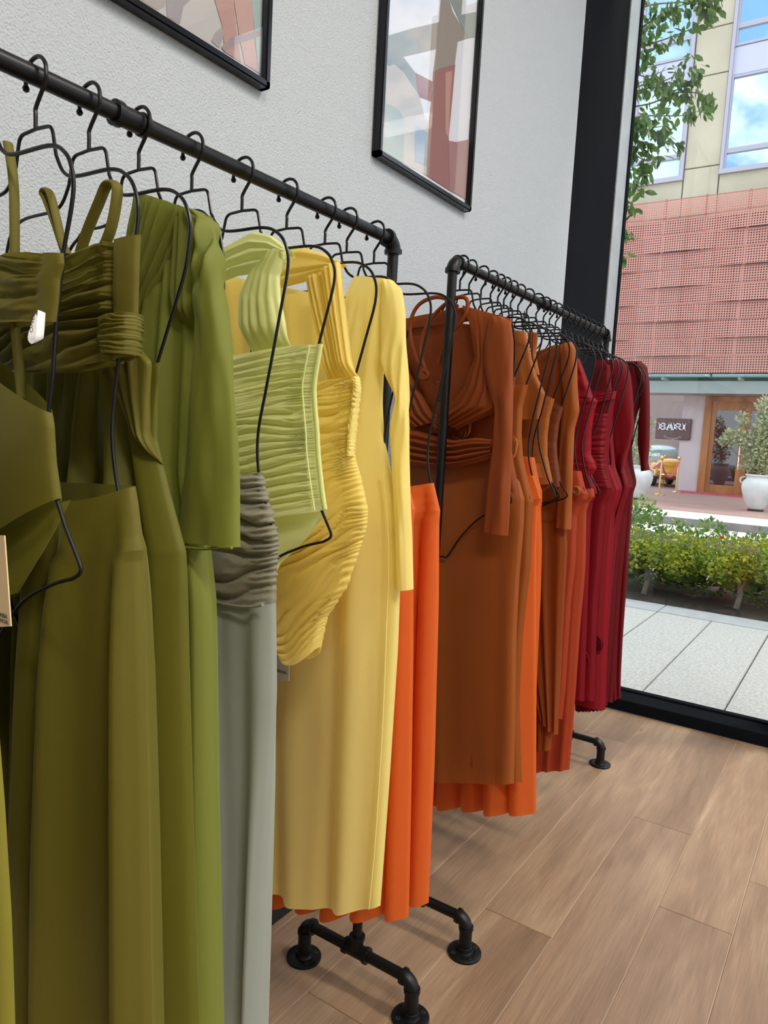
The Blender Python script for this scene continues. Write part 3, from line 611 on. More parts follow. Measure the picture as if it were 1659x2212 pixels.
# ---- G4
it = It(YH[5]); g = garment(it, 'sage_skirt', 'grey sage long skirt with a ruched hip panel', 'skirt')
cloth('ruched_hip', it, [(390, 1050), (385, 1100), (380, 1150), (378, 1180), (378, 1200), (380, 1225), (382, 1245)], [(566, 1020), (578, 1072), (591, 1122), (602, 1165), (600, 1205), (597, 1250), (597, 1300)], C['sage'], g, .020, [ruche(7, .013, 12, -1.3), wrinkle(.003, 3, 4)], rows=130, cols=80, sag=(.0, .022))
strap('hip_piping', it, [(400, 1255), (455, 1280), (500, 1296), (540, 1303), (575, 1304), (594, 1300)], .0025, C['sage'], g, w=-.026, flat=.8)
cloth('skirt', it, [(395, 1235), (400, 1500), (420, 1700), (435, 1900), (445, 2260)], [(596, 1290), (598, 1500), (586, 1700), (573, 1900), (556, 2260)], C['sage_pale'], g, .016, [flutes(2, .004, .018, 14, p=.7), wrinkle(.002, 5, 3)], rows=100, cols=70, dep2=.03)
hanger(it, 'black wire torso hanger of the grey sage skirt', 'wire hangers on the near rack')
# ---- G5
it = It(YH[6]); g = garment(it, 'ruched_bodysuit', 'pale lime ruched bodysuit with a wide halter scarf', 'bodysuit')
cloth('bodice', it, [(395, 790), (398, 850), (400, 880), (400, 940), (400, 1000), (400, 1080), (400, 1150)], [(697, 743), (684, 825), (684, 870), (689, 930), (692, 985), (700, 1060), (706, 1101)], C['lime'], g, .022, [ruche(19, .0085, 21, .5, edge=.93), wrinkle(.002, 3, 5)], rows=200, cols=100)
strap('side_piping', it, [(697, 744), (684, 825), (684, 870), (689, 930), (692, 985), (700, 1060), (706, 1100)], .0035, C['lime'], g, w=-.004, flat=1)
strap('seam', it, [(686, 748), (671, 828), (672, 870), (677, 930), (680, 985), (690, 1060), (696, 1100)], .0013, C['lime'], g, w=-.019, flat=1)
cloth('brief', it, [(420, 1140), (450, 1190), (490, 1240), (540, 1290)], [(703, 1103), (655, 1165), (600, 1218), (560, 1292)], C['lime'], g, .012, [wrinkle(.001)], w=.008, rows=40)
cloth('halter_scarf', it, [(440, 622), (480, 612), (520, 598), (560, 592), (600, 580), (628, 562)], [(440, 575), (480, 545), (520, 522), (556, 502), (596, 512), (629, 541)], C['lime'], g, .014, [flutes(4, .004, .004, 22)], w=-.006, rows=80, cols=44)
cloth('halter_panel', it, [(596, 555), (558, 590), (533, 640), (530, 700), (545, 762)], [(630, 542), (614, 600), (618, 650), (629, 700), (631, 752)], C['lime'], g, .014, [flutes(5, .003, .005, 23)], w=-.014, rows=80, cols=50, taper=.25)
hanger(it, 'black wire torso hanger inside the lime bodysuit, hip corner bare', 'wire hangers on the near rack')
# ---- G6
it = It(YH[7]); g = garment(it, 'ruched_mini_dress', 'yellow ruched mini dress with a curved hem and draped halter', 'dress')
cloth('dress', it, [(540, 870), (540, 890), (538, 915), (536, 955), (535, 990), (532, 1035), (530, 1095), (530, 1140), (530, 1190), (540, 1265), (565, 1330), (590, 1375), (604, 1400)], [(776, 812), (781, 838), (776, 878), (769, 945), (767, 985), (780, 1030), (795, 1098), (793, 1140), (776, 1192), (750, 1268), (706, 1330), (696, 1365), (689, 1398)], C['yellow'], g, .024, [ruche(22, .011, 31, .9), wrinkle(.003, 3, 5)], rows=260, cols=100, sag=(.0, .028), sm=.02)
cloth('side_ruffle', it, [(772, 820), (774, 842), (770, 880), (762, 945), (760, 985)], [(781, 814), (785, 842), (779, 880), (771, 945), (769, 985)], C['lemon'], g, .008, [ruche(16, .006, 33)], w=-.010, rows=90, cols=20)
cloth('halter_scarf', it, [(580, 628), (620, 622), (660, 612), (700, 595), (744, 576)], [(580, 575), (622, 541), (662, 536), (704, 549), (745, 570)], C['yellow'], g, .012, [flutes(3, .003, .003, 34)], w=-.006, rows=70, cols=40)
cloth('halter_panel', it, [(668, 604), (682, 680), (700, 760), (716, 838)], [(706, 592), (722, 680), (738, 760), (752, 830)], C['yellow'], g, .008, [flutes(4, .003, .003, 35)], w=-.010, rows=60, cols=40, taper=.25)
cloth('halter_panel', it, [(708, 590), (722, 680), (736, 760), (750, 836)], [(746, 571), (757, 680), (768, 770), (776, 815)], C['yellow'], g, .010, [flutes(4, .003, .003, 36)], w=-.016, rows=60, cols=40, taper=.25)
hanger(it, 'black wire torso hanger inside the yellow ruched mini dress', 'wire hangers on the near rack')
card(it, [(570, 1390), (625, 1395), (624, 1471), (566, 1468)], M['card_pale'], 'pale card tag hanging below the hem of the yellow mini dress', .03, [('CORONEL', 621, 1455, .0072)])
# ---- G7
it = It(YH[8]); g = garment(it, 'long_sleeve_maxi_dress', 'yellow long-sleeve maxi dress, last yellow garment of the rack', 'dress')
cloth('back_panel', it, [(470, 590), (470, 700), (480, 800), (500, 900)], [(765, 650), (766, 740), (770, 820), (780, 900)], C['yellow'], g, .004, [flutes(6, .003, .003, 43)], w=.016, rows=50, cols=70)
cloth('body', it, [(768, 598), (752, 630), (738, 690), (716, 780), (670, 850), (620, 910), (585, 990), (570, 1080), (565, 1130), (560, 1250), (560, 1400), (562, 1650), (572, 1910)], [(850, 607), (842, 640), (834, 700), (828, 790), (826, 870), (831, 950), (846, 1020), (862, 1080), (869, 1116), (866, 1230), (860, 1400), (842, 1680), (822, 1956)], C['lemon'], g, .020, [flutes(2.4, .002, .011, 41, p=1.0), wrinkle(.004, 4, 9, 4)], rows=180, cols=90, sm=.015, dep2=.035, sag=(0, .012))
strap('seam', it, [(842, 1020), (850, 1100), (855, 1200), (850, 1350), (842, 1550), (826, 1800), (812, 1950)], .0014, C['lemon'], g, w=-.024, flat=1)
cloth('sleeve', it, [(835, 610), (832, 680), (829, 745), (829, 785), (862, 862), (848, 925), (856, 1030), (864, 1150), (866, 1273)], [(852, 607), (872, 625), (880, 670), (883, 760), (886, 862), (888, 950), (891, 1060), (894, 1180), (896, 1272)], C['lemon'], g, .014, [wrinkle(.004, 2, 8, 5), lambda s, t, sd: .004*np.sin(s*7+t*34)*np.exp(-((t-.45)/.14)**2)], w=-.008, rows=110, cols=44)
hanger(it, 'black wire torso hanger inside the yellow long-sleeve maxi dress', 'wire hangers on the near rack')
# ---- G8, G9
it = It(YH[9]); g = garment(it, 'flared_skirt', 'bright orange flared skirt mostly behind the yellow maxi dress', 'skirt')
cloth('skirt', it, [(650, 1040), (640, 1060), (625, 1090), (620, 1130), (608, 1400), (596, 1700), (582, 1900), (576, 1938)], [(879, 1052), (889, 1068), (897, 1100), (893, 1130), (893, 1400), (889, 1700), (885, 1900), (883, 1980)], C['orange'], g, .018, [flutes(5, .0003, .024, 51, p=.7, rnd=1)], rows=130, cols=150, sm=.012, dep2=.03)
hanger(it, 'black wire torso hanger of the orange skirt behind the yellow sleeve', 'wire hangers on the near rack')
it = It(YH[10]); g = garment(it, 'flared_skirt', 'bright orange flared skirt at the very end of the near rack', 'skirt')
cloth('skirt', it, [(720, 1080), (712, 1100), (705, 1120), (702, 1140), (700, 1300), (690, 1650), (680, 1930)], [(937, 1043), (944, 1072), (951, 1103), (949, 1130), (948, 1300), (939, 1650), (926, 1950)], C['orange'], g, .018, [ruche(3, .0008, 3), flutes(3.6, .0003, .026, 52, p=.7, rnd=1)], rows=130, cols=120, sm=.012, dep2=.032)
hanger(it, 'last black wire torso hanger beside the elbow of the near rack', 'wire hangers on the near rack')

# ================================================================ far rack
YR = [1.640, 1.689, 1.758, 1.815, 1.8615, 1.901, 1.9466, 1.9987, 2.063, 2.136, 2.197, 2.248, 2.302, 2.363, 2.4215, 2.475, 2.53, 2.581, 2.64, 2.702, 2.758]
DG = [-6, -12, -12, -12, -12, -12, -10, -9, -8, -4, -3, -2, -2, -2, -2, -2, -2, -2, -2, -2, -2]
GH = 'wire hangers on the far rack'
def RI(n): return It(YR[n-1], DG[n-1], 1.75)
# R1
it = RI(1); g = garment(it, 'wrap_dress', 'rust wrap dress with long sleeve and knotted halter cords', 'dress')
rs = C['rust']
cloth('back_panel', it, [(868, 688), (866, 760), (868, 860), (880, 935)], [(1022, 700), (1040, 770), (1020, 860), (1010, 935)], rs, g, .003, [wrinkle(.002)], w=.014, rows=40, cols=50)
cloth('back_neck_band', it, [(868, 690), (868, 712)], [(1010, 662), (1012, 694)], rs, g, .006, [wrinkle(.002)], w=.002, rows=14, cols=40)
cloth('front_right', it, [(1000, 660), (1016, 700), (1029, 772), (1004, 838), (972, 878), (952, 905)], [(1108, 690), (1102, 740), (1080, 800), (1086, 850), (1086, 884), (990, 928)], rs, g, .014, [flutes(5, .001, .006, 61, p=1.0), wrinkle(.003, 3, 4)], w=-.004, rows=100, cols=70)
cloth('front_left', it, [(866, 770), (864, 820), (862, 860), (870, 900), (900, 925)], [(870, 772), (888, 806), (912, 850), (935, 890), (952, 910)], rs, g, .012, [flutes(4, .004, .006, 62)], w=-.004, rows=60, cols=44)
cloth('gathered_centre', it, [(942, 900), (940, 915), (946, 930)], [(966, 890), (966, 908), (962, 925)], rs, g, .022, [ruche(6, .003, 63)], w=-.004, rows=40, cols=20)
cloth('waist_drape', it, [(866, 1000), (905, 1010), (950, 1014), (1000, 1008), (1040, 998), (1072, 986)], [(866, 925), (905, 930), (950, 944), (985, 952), (1030, 946), (1073, 950)], rs, g, .020, [flutes(5, .009, .006, 64)], w=-.006, rows=90, cols=56)
cloth('sleeve', it, [(1068, 690), (1058, 740), (1052, 790), (1064, 840), (1079, 885), (1073, 960), (1062, 1060), (1055, 1147)], [(1092, 686), (1112, 698), (1118, 740), (1117, 800), (1116, 880), (1114, 980), (1111, 1070), (1106, 1156)], rs, g, .014, [wrinkle(.004, 2, 7, 5), lambda s, t, sd: .0025*np.sin(s*4)*np.clip(t*3-.6, 0, 1)], w=-.018, rows=100, cols=44)
Z4 = lambda a, b: (860+a/5.03, 620+b/5.03)
strap('halter_cord', it, [Z4(350, 900), Z4(300, 720), Z4(330, 520), Z4(430, 340), Z4(560, 210), Z4(690, 135), Z4(780, 135), Z4(810, 200), Z4(770, 340), Z4(640, 510), Z4(550, 680), Z4(500, 850)], .0052, rs, g, w=-.022, flat=1)
strap('halter_cord', it, [Z4(290, 860), Z4(205, 620), Z4(190, 400), Z4(270, 220), Z4(420, 135), Z4(560, 140), Z4(700, 230)], .0052, rs, g, w=-.022, flat=1)
strap('knot', it, [Z4(330, 930), Z4(310, 980), Z4(360, 1010), Z4(395, 960), Z4(350, 915), Z4(325, 950), Z4(370, 1000)], .006, rs, g, w=-.026, flat=1)
strap('knot', it, [Z4(490, 1040), Z4(530, 1060), Z4(500, 1100), Z4(535, 1130), Z4(500, 1170), Z4(520, 1240)], .0065, rs, g, w=-.024, flat=1)
cloth('long_skirt', it, [(860, 985), (850, 1020), (845, 1045), (840, 1078), (840, 1130), (845, 1192), (850, 1250), (855, 1368), (858, 1580), (862, 1688)], [(1060, 985), (1090, 1018), (1108, 1043), (1118, 1078), (1117, 1130), (1112, 1192), (1107, 1250), (1101, 1368), (1098, 1580), (1095, 1702)], C['amber'], g, .018, [flutes(2, .0006, .006, 65), wrinkle(.003, 5, 6)], w=.034, rows=120, cols=70, sm=.012, dep2=.024)
hanger(it, 'black wire torso hanger inside the rust wrap dress', GH)
def simple(n, name, label, cat, R, mat, Lk=None, hl=None, f=None, depth=.015, rows=90, cols=44, sm=.012, part='body', **k):
    it = RI(n); g = garment(it, name, label, cat)
    cloth(part, it, Lk, R, C[mat], g, depth, f or [flutes(4, .0003, .006, 70+n), wrinkle(.002, 3, 5, n)], rows=rows, cols=cols, sm=sm, **k)
    if hl: hanger(it, hl, GH)
    return it, g
it, g = simple(2, 'rosette_dress', 'rust strapless dress with a fabric rose at the chest, behind the wrap dress', 'dress', [(1114, 815), (1106, 880), (1103, 950), (1110, 1000), (1120, 1050), (1124, 1080), (1122, 1130), (1113, 1250), (1104, 1400), (1100, 1600), (1099, 1686)], 'rust', hl='black wire torso hanger, first bare shoulder behind the rust wrap dress')
it0 = RI(2); rosette(it0, 1010, 926, .034, C['rust'], g, -.026)
it, g = simple(3, 'strapless_dress', 'amber strapless dress with a rosette at the right hip', 'dress', [(1141, 831), (1129, 880), (1127, 940), (1130, 988), (1141, 1040), (1152, 1083), (1151, 1105), (1147, 1220), (1142, 1260), (1130, 1368), (1122, 1510), (1127, 1692)], 'amber', hl='black wire torso hanger entering the corner of the amber strapless dress')
rosette(it, 1117, 968, .030, C['tan_orange'], g, -.03, 4)
simple(4, 'flared_skirt', 'orange flared skirt, lowest hem of the far rack', 'skirt', [(1154, 1027), (1163, 1056), (1170, 1077), (1162, 1092), (1159, 1180), (1158, 1300), (1158, 1500), (1158, 1757)], 'orange', Lk=[(960, 1030), (955, 1060), (950, 1090), (945, 1100), (940, 1180), (935, 1300), (930, 1500), (925, 1735)], hl='black wire torso hanger dropping into the waist of the lowest orange skirt', f=[flutes(4.4, .0003, .022, 81, p=.8, rnd=1)], cols=140, rows=100, dep2=.03)
simple(5, 'fitted_skirt', 'orange skirt with a narrow bright strip showing beside the lowest hem', 'skirt', [(1155, 988), (1160, 1020), (1166, 1045), (1171, 1060), (1171, 1080), (1169, 1100), (1171, 1180), (1168, 1290), (1161, 1440), (1159, 1500), (1158, 1700)], 'orange', hl='black wire torso hanger of the narrow orange skirt')
it, g = simple(6, 'crop_top', 'orange halter crop top with a slanted neckline', 'top', [(1136, 716), (1149, 775), (1160, 812), (1178, 850), (1170, 884), (1168, 906)], 'tan_orange', Lk=[(1080, 712), (1040, 775), (1030, 812), (1000, 850), (1010, 884), (1015, 905)], hl='black wire torso hanger of the orange crop top', rows=60)
cloth('hip_piece', it, [(1030, 1001), (1030, 1015), (1030, 1040)], [(1165, 1001), (1168, 1012), (1172, 1031)], C['tan_orange'], g, .014, [wrinkle(.001)], rows=20, cols=24)
it, g = simple(7, 'corset_bodysuit', 'tan orange corset bodysuit with a pointed corner', 'bodysuit', [(1198, 862), (1188, 900), (1183, 940), (1183, 985), (1189, 1015), (1195, 1045)], 'tan_orange', Lk=[(1040, 800), (1040, 900), (1040, 940), (1040, 985), (1040, 1015), (1040, 1060)], hl='black wire torso hanger of the tan orange corset, bottom bow bare', f=[ruche(9, .0012, 6)], rows=60)
cloth('halter_pleats', it, [(1138, 714), (1142, 740), (1150, 765), (1150, 800)], [(1162, 720), (1160, 740), (1156, 765), (1165, 810)], C['tan_orange'], g, .008, [flutes(4, .003, .002, 3)], rows=30, cols=30)
cloth('brief', it, [(1060, 1050), (1080, 1075), (1100, 1110)], [(1192, 1046), (1168, 1062), (1140, 1085)], C['rust'], g, .008, [], w=.01, rows=20)
simple(8, 'bodysuit', 'brown rust bodysuit behind the tan orange corset', 'bodysuit', [(1217, 880), (1208, 915), (1203, 955), (1204, 985), (1208, 1015), (1213, 1051)], 'brown', Lk=[(1080, 800), (1060, 915), (1060, 955), (1060, 985), (1060, 1015), (1060, 1065)], hl='black wire torso hanger of the brown rust bodysuit', f=[ruche(6, .001, 8)], rows=60)
it = RI(9); g = garment(it, 'long_sleeve_dress', 'burnt orange long-sleeve dress with a curved wrap hem', 'dress')
cloth('body', it, [(1192, 748), (1150, 762), (1110, 850), (1090, 980), (1085, 1060), (1080, 1120), (1080, 1180), (1090, 1274), (1120, 1415), (1162, 1533)], [(1243, 742), (1236, 800), (1224, 900), (1216, 980), (1214, 1060), (1222, 1120), (1226, 1180), (1221, 1274), (1214, 1415), (1205, 1587)], C['rust'], g, .014, [flutes(5, .002, .006, 91)], rows=100, cols=60, sag=(0, .01))
cloth('underskirt', it, [(1120, 1480), (1120, 1560), (1125, 1626)], [(1192, 1480), (1190, 1570), (1186, 1622)], C['rust'], g, .012, [flutes(4, .003, .005, 92)], rows=30, cols=40, w=.01)
cloth('sleeve', it, [(1216, 748), (1218, 800), (1222, 855), (1218, 900), (1214, 960), (1211, 1020), (1209, 1080), (1207, 1139)], [(1240, 740), (1251, 758), (1252, 830), (1257, 888), (1246, 925), (1243, 1000), (1241, 1075), (1239, 1143)], C['amber'], g, .013, [wrinkle(.003, 2, 6, 5), lambda s, t, sd: .002*np.sin(s*4)*np.clip(t*3-.8, 0, 1)], w=-.014, rows=80, cols=36)
hanger(it, 'black wire torso hanger inside the burnt orange long-sleeve dress', GH)
it_c = RI(9); q = np.array([it_c.L(1133, 672), it_c.L(1122, 708), it_c.L(1142, 706)])
cb = empty('hanger_clip', (RX, it_c.Y, 0), it_c.a, 'black pointed plastic clip on a hanger neck of the far rack', 'clip')
mb = MB(); mb.tube([(q[0][0], 0, q[0][1]), ((q[0][0]+q[1][0])/2+.006, 0, (q[0][1]+q[1][1])/2), ((q[1][0]+q[2][0])/2, 0, q[1][1])], [.002, .010, .013], 10, True, .5); mb.build('clip_body', M['wire'], cb, True)
it, g = simple(10, 'gathered_skirt', 'coral red skirt with a ruched waist, in front of the deeper one', 'skirt', [(1256, 1018), (1259, 1032), (1265, 1056), (1271, 1067), (1269, 1078), (1256, 1093), (1247, 1114), (1243, 1220), (1234, 1297), (1222, 1486), (1215, 1554)], 'coral', hl='black wire torso hanger of the coral red gathered skirt')
strap('knot', it, [(1243, 1062), (1246, 1054), (1254, 1053), (1258, 1060), (1252, 1067), (1245, 1062)], .006, C['amber'], g, w=-.024, flat=1)
simple(11, 'long_skirt', 'coral red long skirt reaching lowest beside the rack foot', 'skirt', [(1282, 1055), (1285, 1072), (1272, 1086), (1267, 1106), (1265, 1220), (1261, 1274), (1254, 1345), (1245, 1474), (1237, 1580), (1230, 1662)], 'coral', Lk=[(1150, 1062), (1140, 1080), (1138, 1095), (1136, 1110), (1134, 1220), (1130, 1274), (1128, 1345), (1126, 1474), (1124, 1580), (1120, 1668)], hl='black wire torso hanger of the longest coral red skirt')
it, g = simple(12, 'v_neck_top', 'bright red V-neck top with a pointed corner', 'top', [(1252, 775), (1258, 790), (1270, 822), (1281, 857), (1292, 866), (1285, 886), (1278, 930), (1277, 982), (1287, 1000), (1289, 1012), (1280, 1026)], 'red_bright', Lk=[(1220, 775), (1205, 790), (1190, 822), (1170, 857), (1160, 866), (1165, 886), (1170, 930), (1170, 982), (1165, 1000), (1165, 1012), (1165, 1026)], hl='black wire torso hanger of the bright red V-neck top', f=[flutes(4, .003, .002, 12), ruche(10, .002, 12)])
simple(13, 'red_skirt', 'red long skirt starting below the bright red V-neck top', 'skirt', [(1271, 997), (1279, 1024), (1287, 1050), (1290, 1066), (1281, 1084), (1277, 1110), (1273, 1220), (1266, 1400), (1262, 1515)], 'red', hl='black wire torso hanger of the skirt below the red V-neck top')
it, g = simple(14, 'ruched_mini_dress', 'crimson strapless dress with dense slanted ruching', 'dress', [(1315, 894), (1308, 950), (1307, 990), (1312, 1023), (1324, 1056), (1321, 1068), (1310, 1090), (1303, 1150), (1299, 1220), (1291, 1300), (1284, 1515)], 'red', hl='black wire torso hanger of the crimson ruched dress', f=[lambda s, t, sd: ruche(40, .004, 5, 3)(s, t, sd)*(t < .42), flutes(5, 0, .006, 5)], rows=180)
rosette(it, 1262, 1415, .032, C['red'], g, -.03, 2)
cloth('sash_tail', it, [(1250, 1425), (1248, 1450), (1248, 1468)], [(1268, 1430), (1260, 1450), (1251, 1470)], C['red'], g, .004, [wrinkle(.002)], w=-.03, rows=20, cols=16)
it, g = simple(15, 'bandeau_dress', 'red strapless dress with a gathered cuff across the bust', 'dress', [(1332, 845), (1326, 880), (1318, 940), (1314, 1000), (1320, 1040), (1328, 1060), (1324, 1080), (1316, 1150), (1310, 1220), (1302, 1350), (1296, 1534)], 'red', hl='black wire torso hanger of the red dress with gathered cuff')
cloth('bust_cuff', it, [(1240, 868), (1240, 885)], [(1332, 845), (1329, 862)], C['red_bright'], g, .021, [ruche(3, .003, 4)], w=-.003, rows=24, cols=40)
rosette(it, 1292, 1387, .030, C['crimson'], g, -.03, 3)
cloth('sash_tail', it, [(1272, 1400), (1268, 1440), (1266, 1468)], [(1297, 1402), (1288, 1440), (1274, 1470)], C['crimson'], g, .005, [wrinkle(.002)], w=-.03, rows=24, cols=16)
simple(16, 'red_skirt', 'red long skirt just left of the crimson long-sleeve dress', 'skirt', [(1320, 1005), (1328, 1030), (1338, 1058), (1334, 1075), (1322, 1110), (1318, 1220), (1311, 1350), (1304, 1533)], 'red_bright', hl='black wire torso hanger of the red skirt left of the crimson dress', f=[flutes(8, .0003, .012, 16)], cols=70)
simple(17, 'red_dress', 'red sleeveless dress hidden behind the strapless ones', 'dress', [(1318, 790), (1322, 850), (1325, 950), (1330, 1010), (1345, 1055), (1340, 1075), (1328, 1110), (1322, 1220), (1315, 1350), (1307, 1533)], 'red', Lk=[(1300, 775), (1290, 850), (1270, 950), (1260, 1010), (1250, 1055), (1250, 1075), (1250, 1110), (1250, 1220), (1248, 1350), (1244, 1536)], hl='black wire torso hanger of the red sleeveless dress', f=[flutes(8, .001, .012, 17)], cols=70)
it = RI(18); g = garment(it, 'long_sleeve_dress', 'red long-sleeve dress with a pointed cuff, second from the window', 'dress')
cloth('body', it, [(1285, 776), (1262, 900), (1262, 980), (1260, 1010), (1255, 1053), (1250, 1085), (1248, 1160), (1246, 1220), (1244, 1300), (1243, 1440), (1242, 1534)], [(1355, 785), (1348, 900), (1342, 970), (1348, 1010), (1361, 1051), (1354, 1075), (1340, 1120), (1330, 1200), (1320, 1300), (1310, 1440), (1308, 1531)], C['red'], g, .014, [flutes(8, .001, .012, 18)], rows=90, cols=70)
cloth('sleeve', it, [(1318, 782), (1306, 850), (1306, 900), (1312, 950), (1320, 975), (1328, 992), (1336, 1006), (1345, 1020)], [(1340, 778), (1357, 786), (1366, 810), (1371, 860), (1373, 915), (1366, 958), (1356, 985), (1349, 1024)], C['red'], g, .013, [wrinkle(.003, 2, 5, 5)], w=-.016, rows=70, cols=36)
hanger(it, 'black wire torso hanger of the red dress with the pointed cuff', GH)
simple(19, 'slim_skirt', 'crimson slim skirt between the two long-sleeve dresses', 'skirt', [(1350, 1010), (1358, 1035), (1368, 1053), (1362, 1075), (1350, 1110), (1342, 1180), (1333, 1250), (1322, 1400), (1312, 1525)], 'crimson', hl='black wire torso hanger of the crimson slim skirt')
simple(20, 'sleeveless_dress', 'crimson sleeveless dress in front of the last dress by the window', 'dress', [(1352, 900), (1355, 950), (1357, 1000), (1370, 1048), (1364, 1066), (1356, 1100), (1350, 1180), (1343, 1250), (1332, 1400), (1324, 1518)], 'crimson', hl='black wire torso hanger of the crimson sleeveless dress')
it = RI(21); g = garment(it, 'long_sleeve_dress', 'crimson long-sleeve dress, last of the far rack and closest to the window', 'dress')
cloth('body', it, [(1320, 782), (1300, 867), (1295, 902), (1295, 955), (1290, 1002), (1285, 1043), (1285, 1064), (1285, 1105), (1285, 1166), (1288, 1220), (1290, 1274), (1295, 1368), (1300, 1462), (1304, 1518)], [(1387, 781), (1387, 867), (1374, 902), (1365, 955), (1367, 1002), (1376, 1043), (1368, 1064), (1365, 1105), (1360, 1166), (1357, 1220), (1353, 1274), (1346, 1368), (1341, 1462), (1341, 1508)], C['crimson'], g, .014, [flutes(4, .001, .006, 21)], rows=100, cols=50)
cloth('sleeve', it, [(1372, 784), (1385, 830), (1385, 867), (1380, 910), (1379, 960), (1385, 998), (1386, 1018)], [(1385, 780), (1399, 791), (1405, 824), (1406, 900), (1405, 960), (1402, 998), (1406, 1015)], C['crimson'], g, .012, [wrinkle(.003, 2, 5, 6)], w=-.010, rows=60, cols=30)
hanger(it, 'last black wire torso hanger of the far rack by the window', GH)
# ================================================================ OUTSIDE
def atz(x, y, z): return at(x, y, 2, z)
# near pavement: slabs, edging strip, planting bed, road, far kerb
pv = empty('pavement', kind='structure')
MB().box(-14, 12, GY+.03, 6.52, -.16, -.034).build('bedding', M['soil'], pv)
jx = [atz(1430, 1450, -.02)[0], atz(1590, 1490, -.02)[0]]
wj = jx[1]-jx[0]; js = [jx[0]+wj*i for i in range(-7, 9)]
ys = [GY+.22, 6.18]
for a, b in zip(js[:-1], js[1:]):
    for c_, d_ in ((GY+.225, 6.175),):
        MB().box(a+.004, b-.004, c_, d_, -.10, -.02, .003).build('paving_slab', M['slab'], pv)
for a, b in zip(js[:-1:2], js[2::2]):
    MB().box(a+.003, b-.003, GY+.032, GY+.218, -.10, -.02, .003).build('edging_slab', M['slab'], pv)
    MB().box(a+.003, b-.003, 6.18, 6.50, -.10, -.018, .003).build('edging_slab', M['slab2'], pv)
tag(MB().box(-14, 12, 6.52, 8.3, -.2, -.05).build('trim_1', M['soil']), kind='structure')
tag(MB().box(-30, 30, 8.3, 13.9, -.3, -.04).build('road', M['road']), kind='structure')
kb = empty('far_kerb', kind='structure')
ZS = .10
MB().box(-30, 30, 13.9, 15.4, -.2, ZS).build('kerb_top', M['kerb'], kb)
MB().box(-30, 30, 13.86, 13.9, -.2, ZS-.005).build('kerb_face', M['kerb_dark'], kb)
tag(MB().box(-30, 30, 15.4, 31, -.2, ZS).build('terrace', M['deck']), kind='structure')
tag(MB().box(3.6, 40, -30, GY+.03, -.3, -.03).build('side_pavement', M['slab2']), kind='structure')
# leaves
def leaf_cloud(name, centres, n, size, mat, parent, seed, flat=.35, up=0):
    r = np.random.default_rng(seed); V = []; Fc = []
    cs = np.array([c[:3] for c in centres]); rad = np.array([c[3:] for c in centres]); wts = rad.prod(1); wts /= wts.sum()
    for q in range(n):
        i = r.choice(len(cs), p=wts); d = r.normal(size=3); d /= np.linalg.norm(d); rr = r.random()**.35
        p = cs[i]+d*rad[i]*rr; a = r.normal(size=3); a[2] = a[2]*.6+up; a /= np.linalg.norm(a); b = np.cross(a, r.normal(size=3)); b /= np.linalg.norm(b)+1e-9
        s = size*(.6+.8*r.random()); k_ = len(V); c_ = np.cross(a, b)
        V += [p, p+a*s*.5+b*s*.27+c_*s*.06, p+a*s, p+a*s*.5-b*s*.27+c_*s*.06]; Fc += [(k_, k_+1, k_+2), (k_, k_+2, k_+3)]
    return tag(mobj(name, V, Fc, mat, parent), kind='stuff')
# hedge right behind the pavement: two clipped shrubs' worth of foliage per clump
hd = empty('clipped_hedge', (0, 7.0, -.05), 0, 'low clipped yellow-green hedge beyond the shop window', 'hedge')
cen = []
for i, x in enumerate(np.arange(-5.2, 3.2, .42)):
    cen.append((x+random.uniform(-.05, .05), random.uniform(-.05, .12), .42+random.uniform(-.03, .03), .30, .36, .20))
leaf_cloud('foliage', cen, 42000, .042, M['leaf_hedge'], hd, 3, up=.3)
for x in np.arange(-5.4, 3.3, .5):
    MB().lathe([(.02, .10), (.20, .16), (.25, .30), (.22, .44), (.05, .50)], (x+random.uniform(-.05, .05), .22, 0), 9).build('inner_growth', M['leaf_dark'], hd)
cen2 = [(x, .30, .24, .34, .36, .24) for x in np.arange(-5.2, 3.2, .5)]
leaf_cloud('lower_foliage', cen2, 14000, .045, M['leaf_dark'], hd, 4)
for x in np.arange(-5.0, 3.2, .85):
    xx = x+random.uniform(-.1, .1); MB().tube([(xx, 0, 0), (xx+.02, .02, .14), (xx-.01, .0, .3)], [.028, .022, .016], 8).build('stem', M['bark'], hd, True)
    MB().tube([(xx, 0, .14), (xx+.08, .02, .32)], [.014, .008], 6).build('branch', M['bark'], hd, True)
ws = empty('flowering_shrub_row', (0, 7.75, -.05), 0, 'loose taller shrubs rising behind the clipped hedge', 'shrub')
cen3 = [(x+random.uniform(-.1, .1), random.uniform(-.1, .2), .36+random.uniform(-.06, .16), .28, .30, .34) for x in np.arange(-5.5, 3.5, .36)]
leaf_cloud('foliage', cen3, 17000, .06, M['leaf_wild'], ws, 5, up=.9)
fm = principled('red_flower', (.6, .05, .02), .6)
for px, py in ((1502, 1176), (1589, 1172), (1648, 1185), (1560, 1160)):
    q = at(px, py, 1, 7.55); MB().lathe([(.002, -.02), (.018, -.005), (.022, .008), (.012, .014)], (q[0], -.2, q[2]+.05), 7).build('flower', fm, ws)
for x in np.arange(-5.3, 3.4, .6): MB().tube([(x, 0, 0), (x+.05, .02, .35), (x+.1, 0, .62)], [.012, .009, .004], 6).build('stem', M['bark'], ws, True)

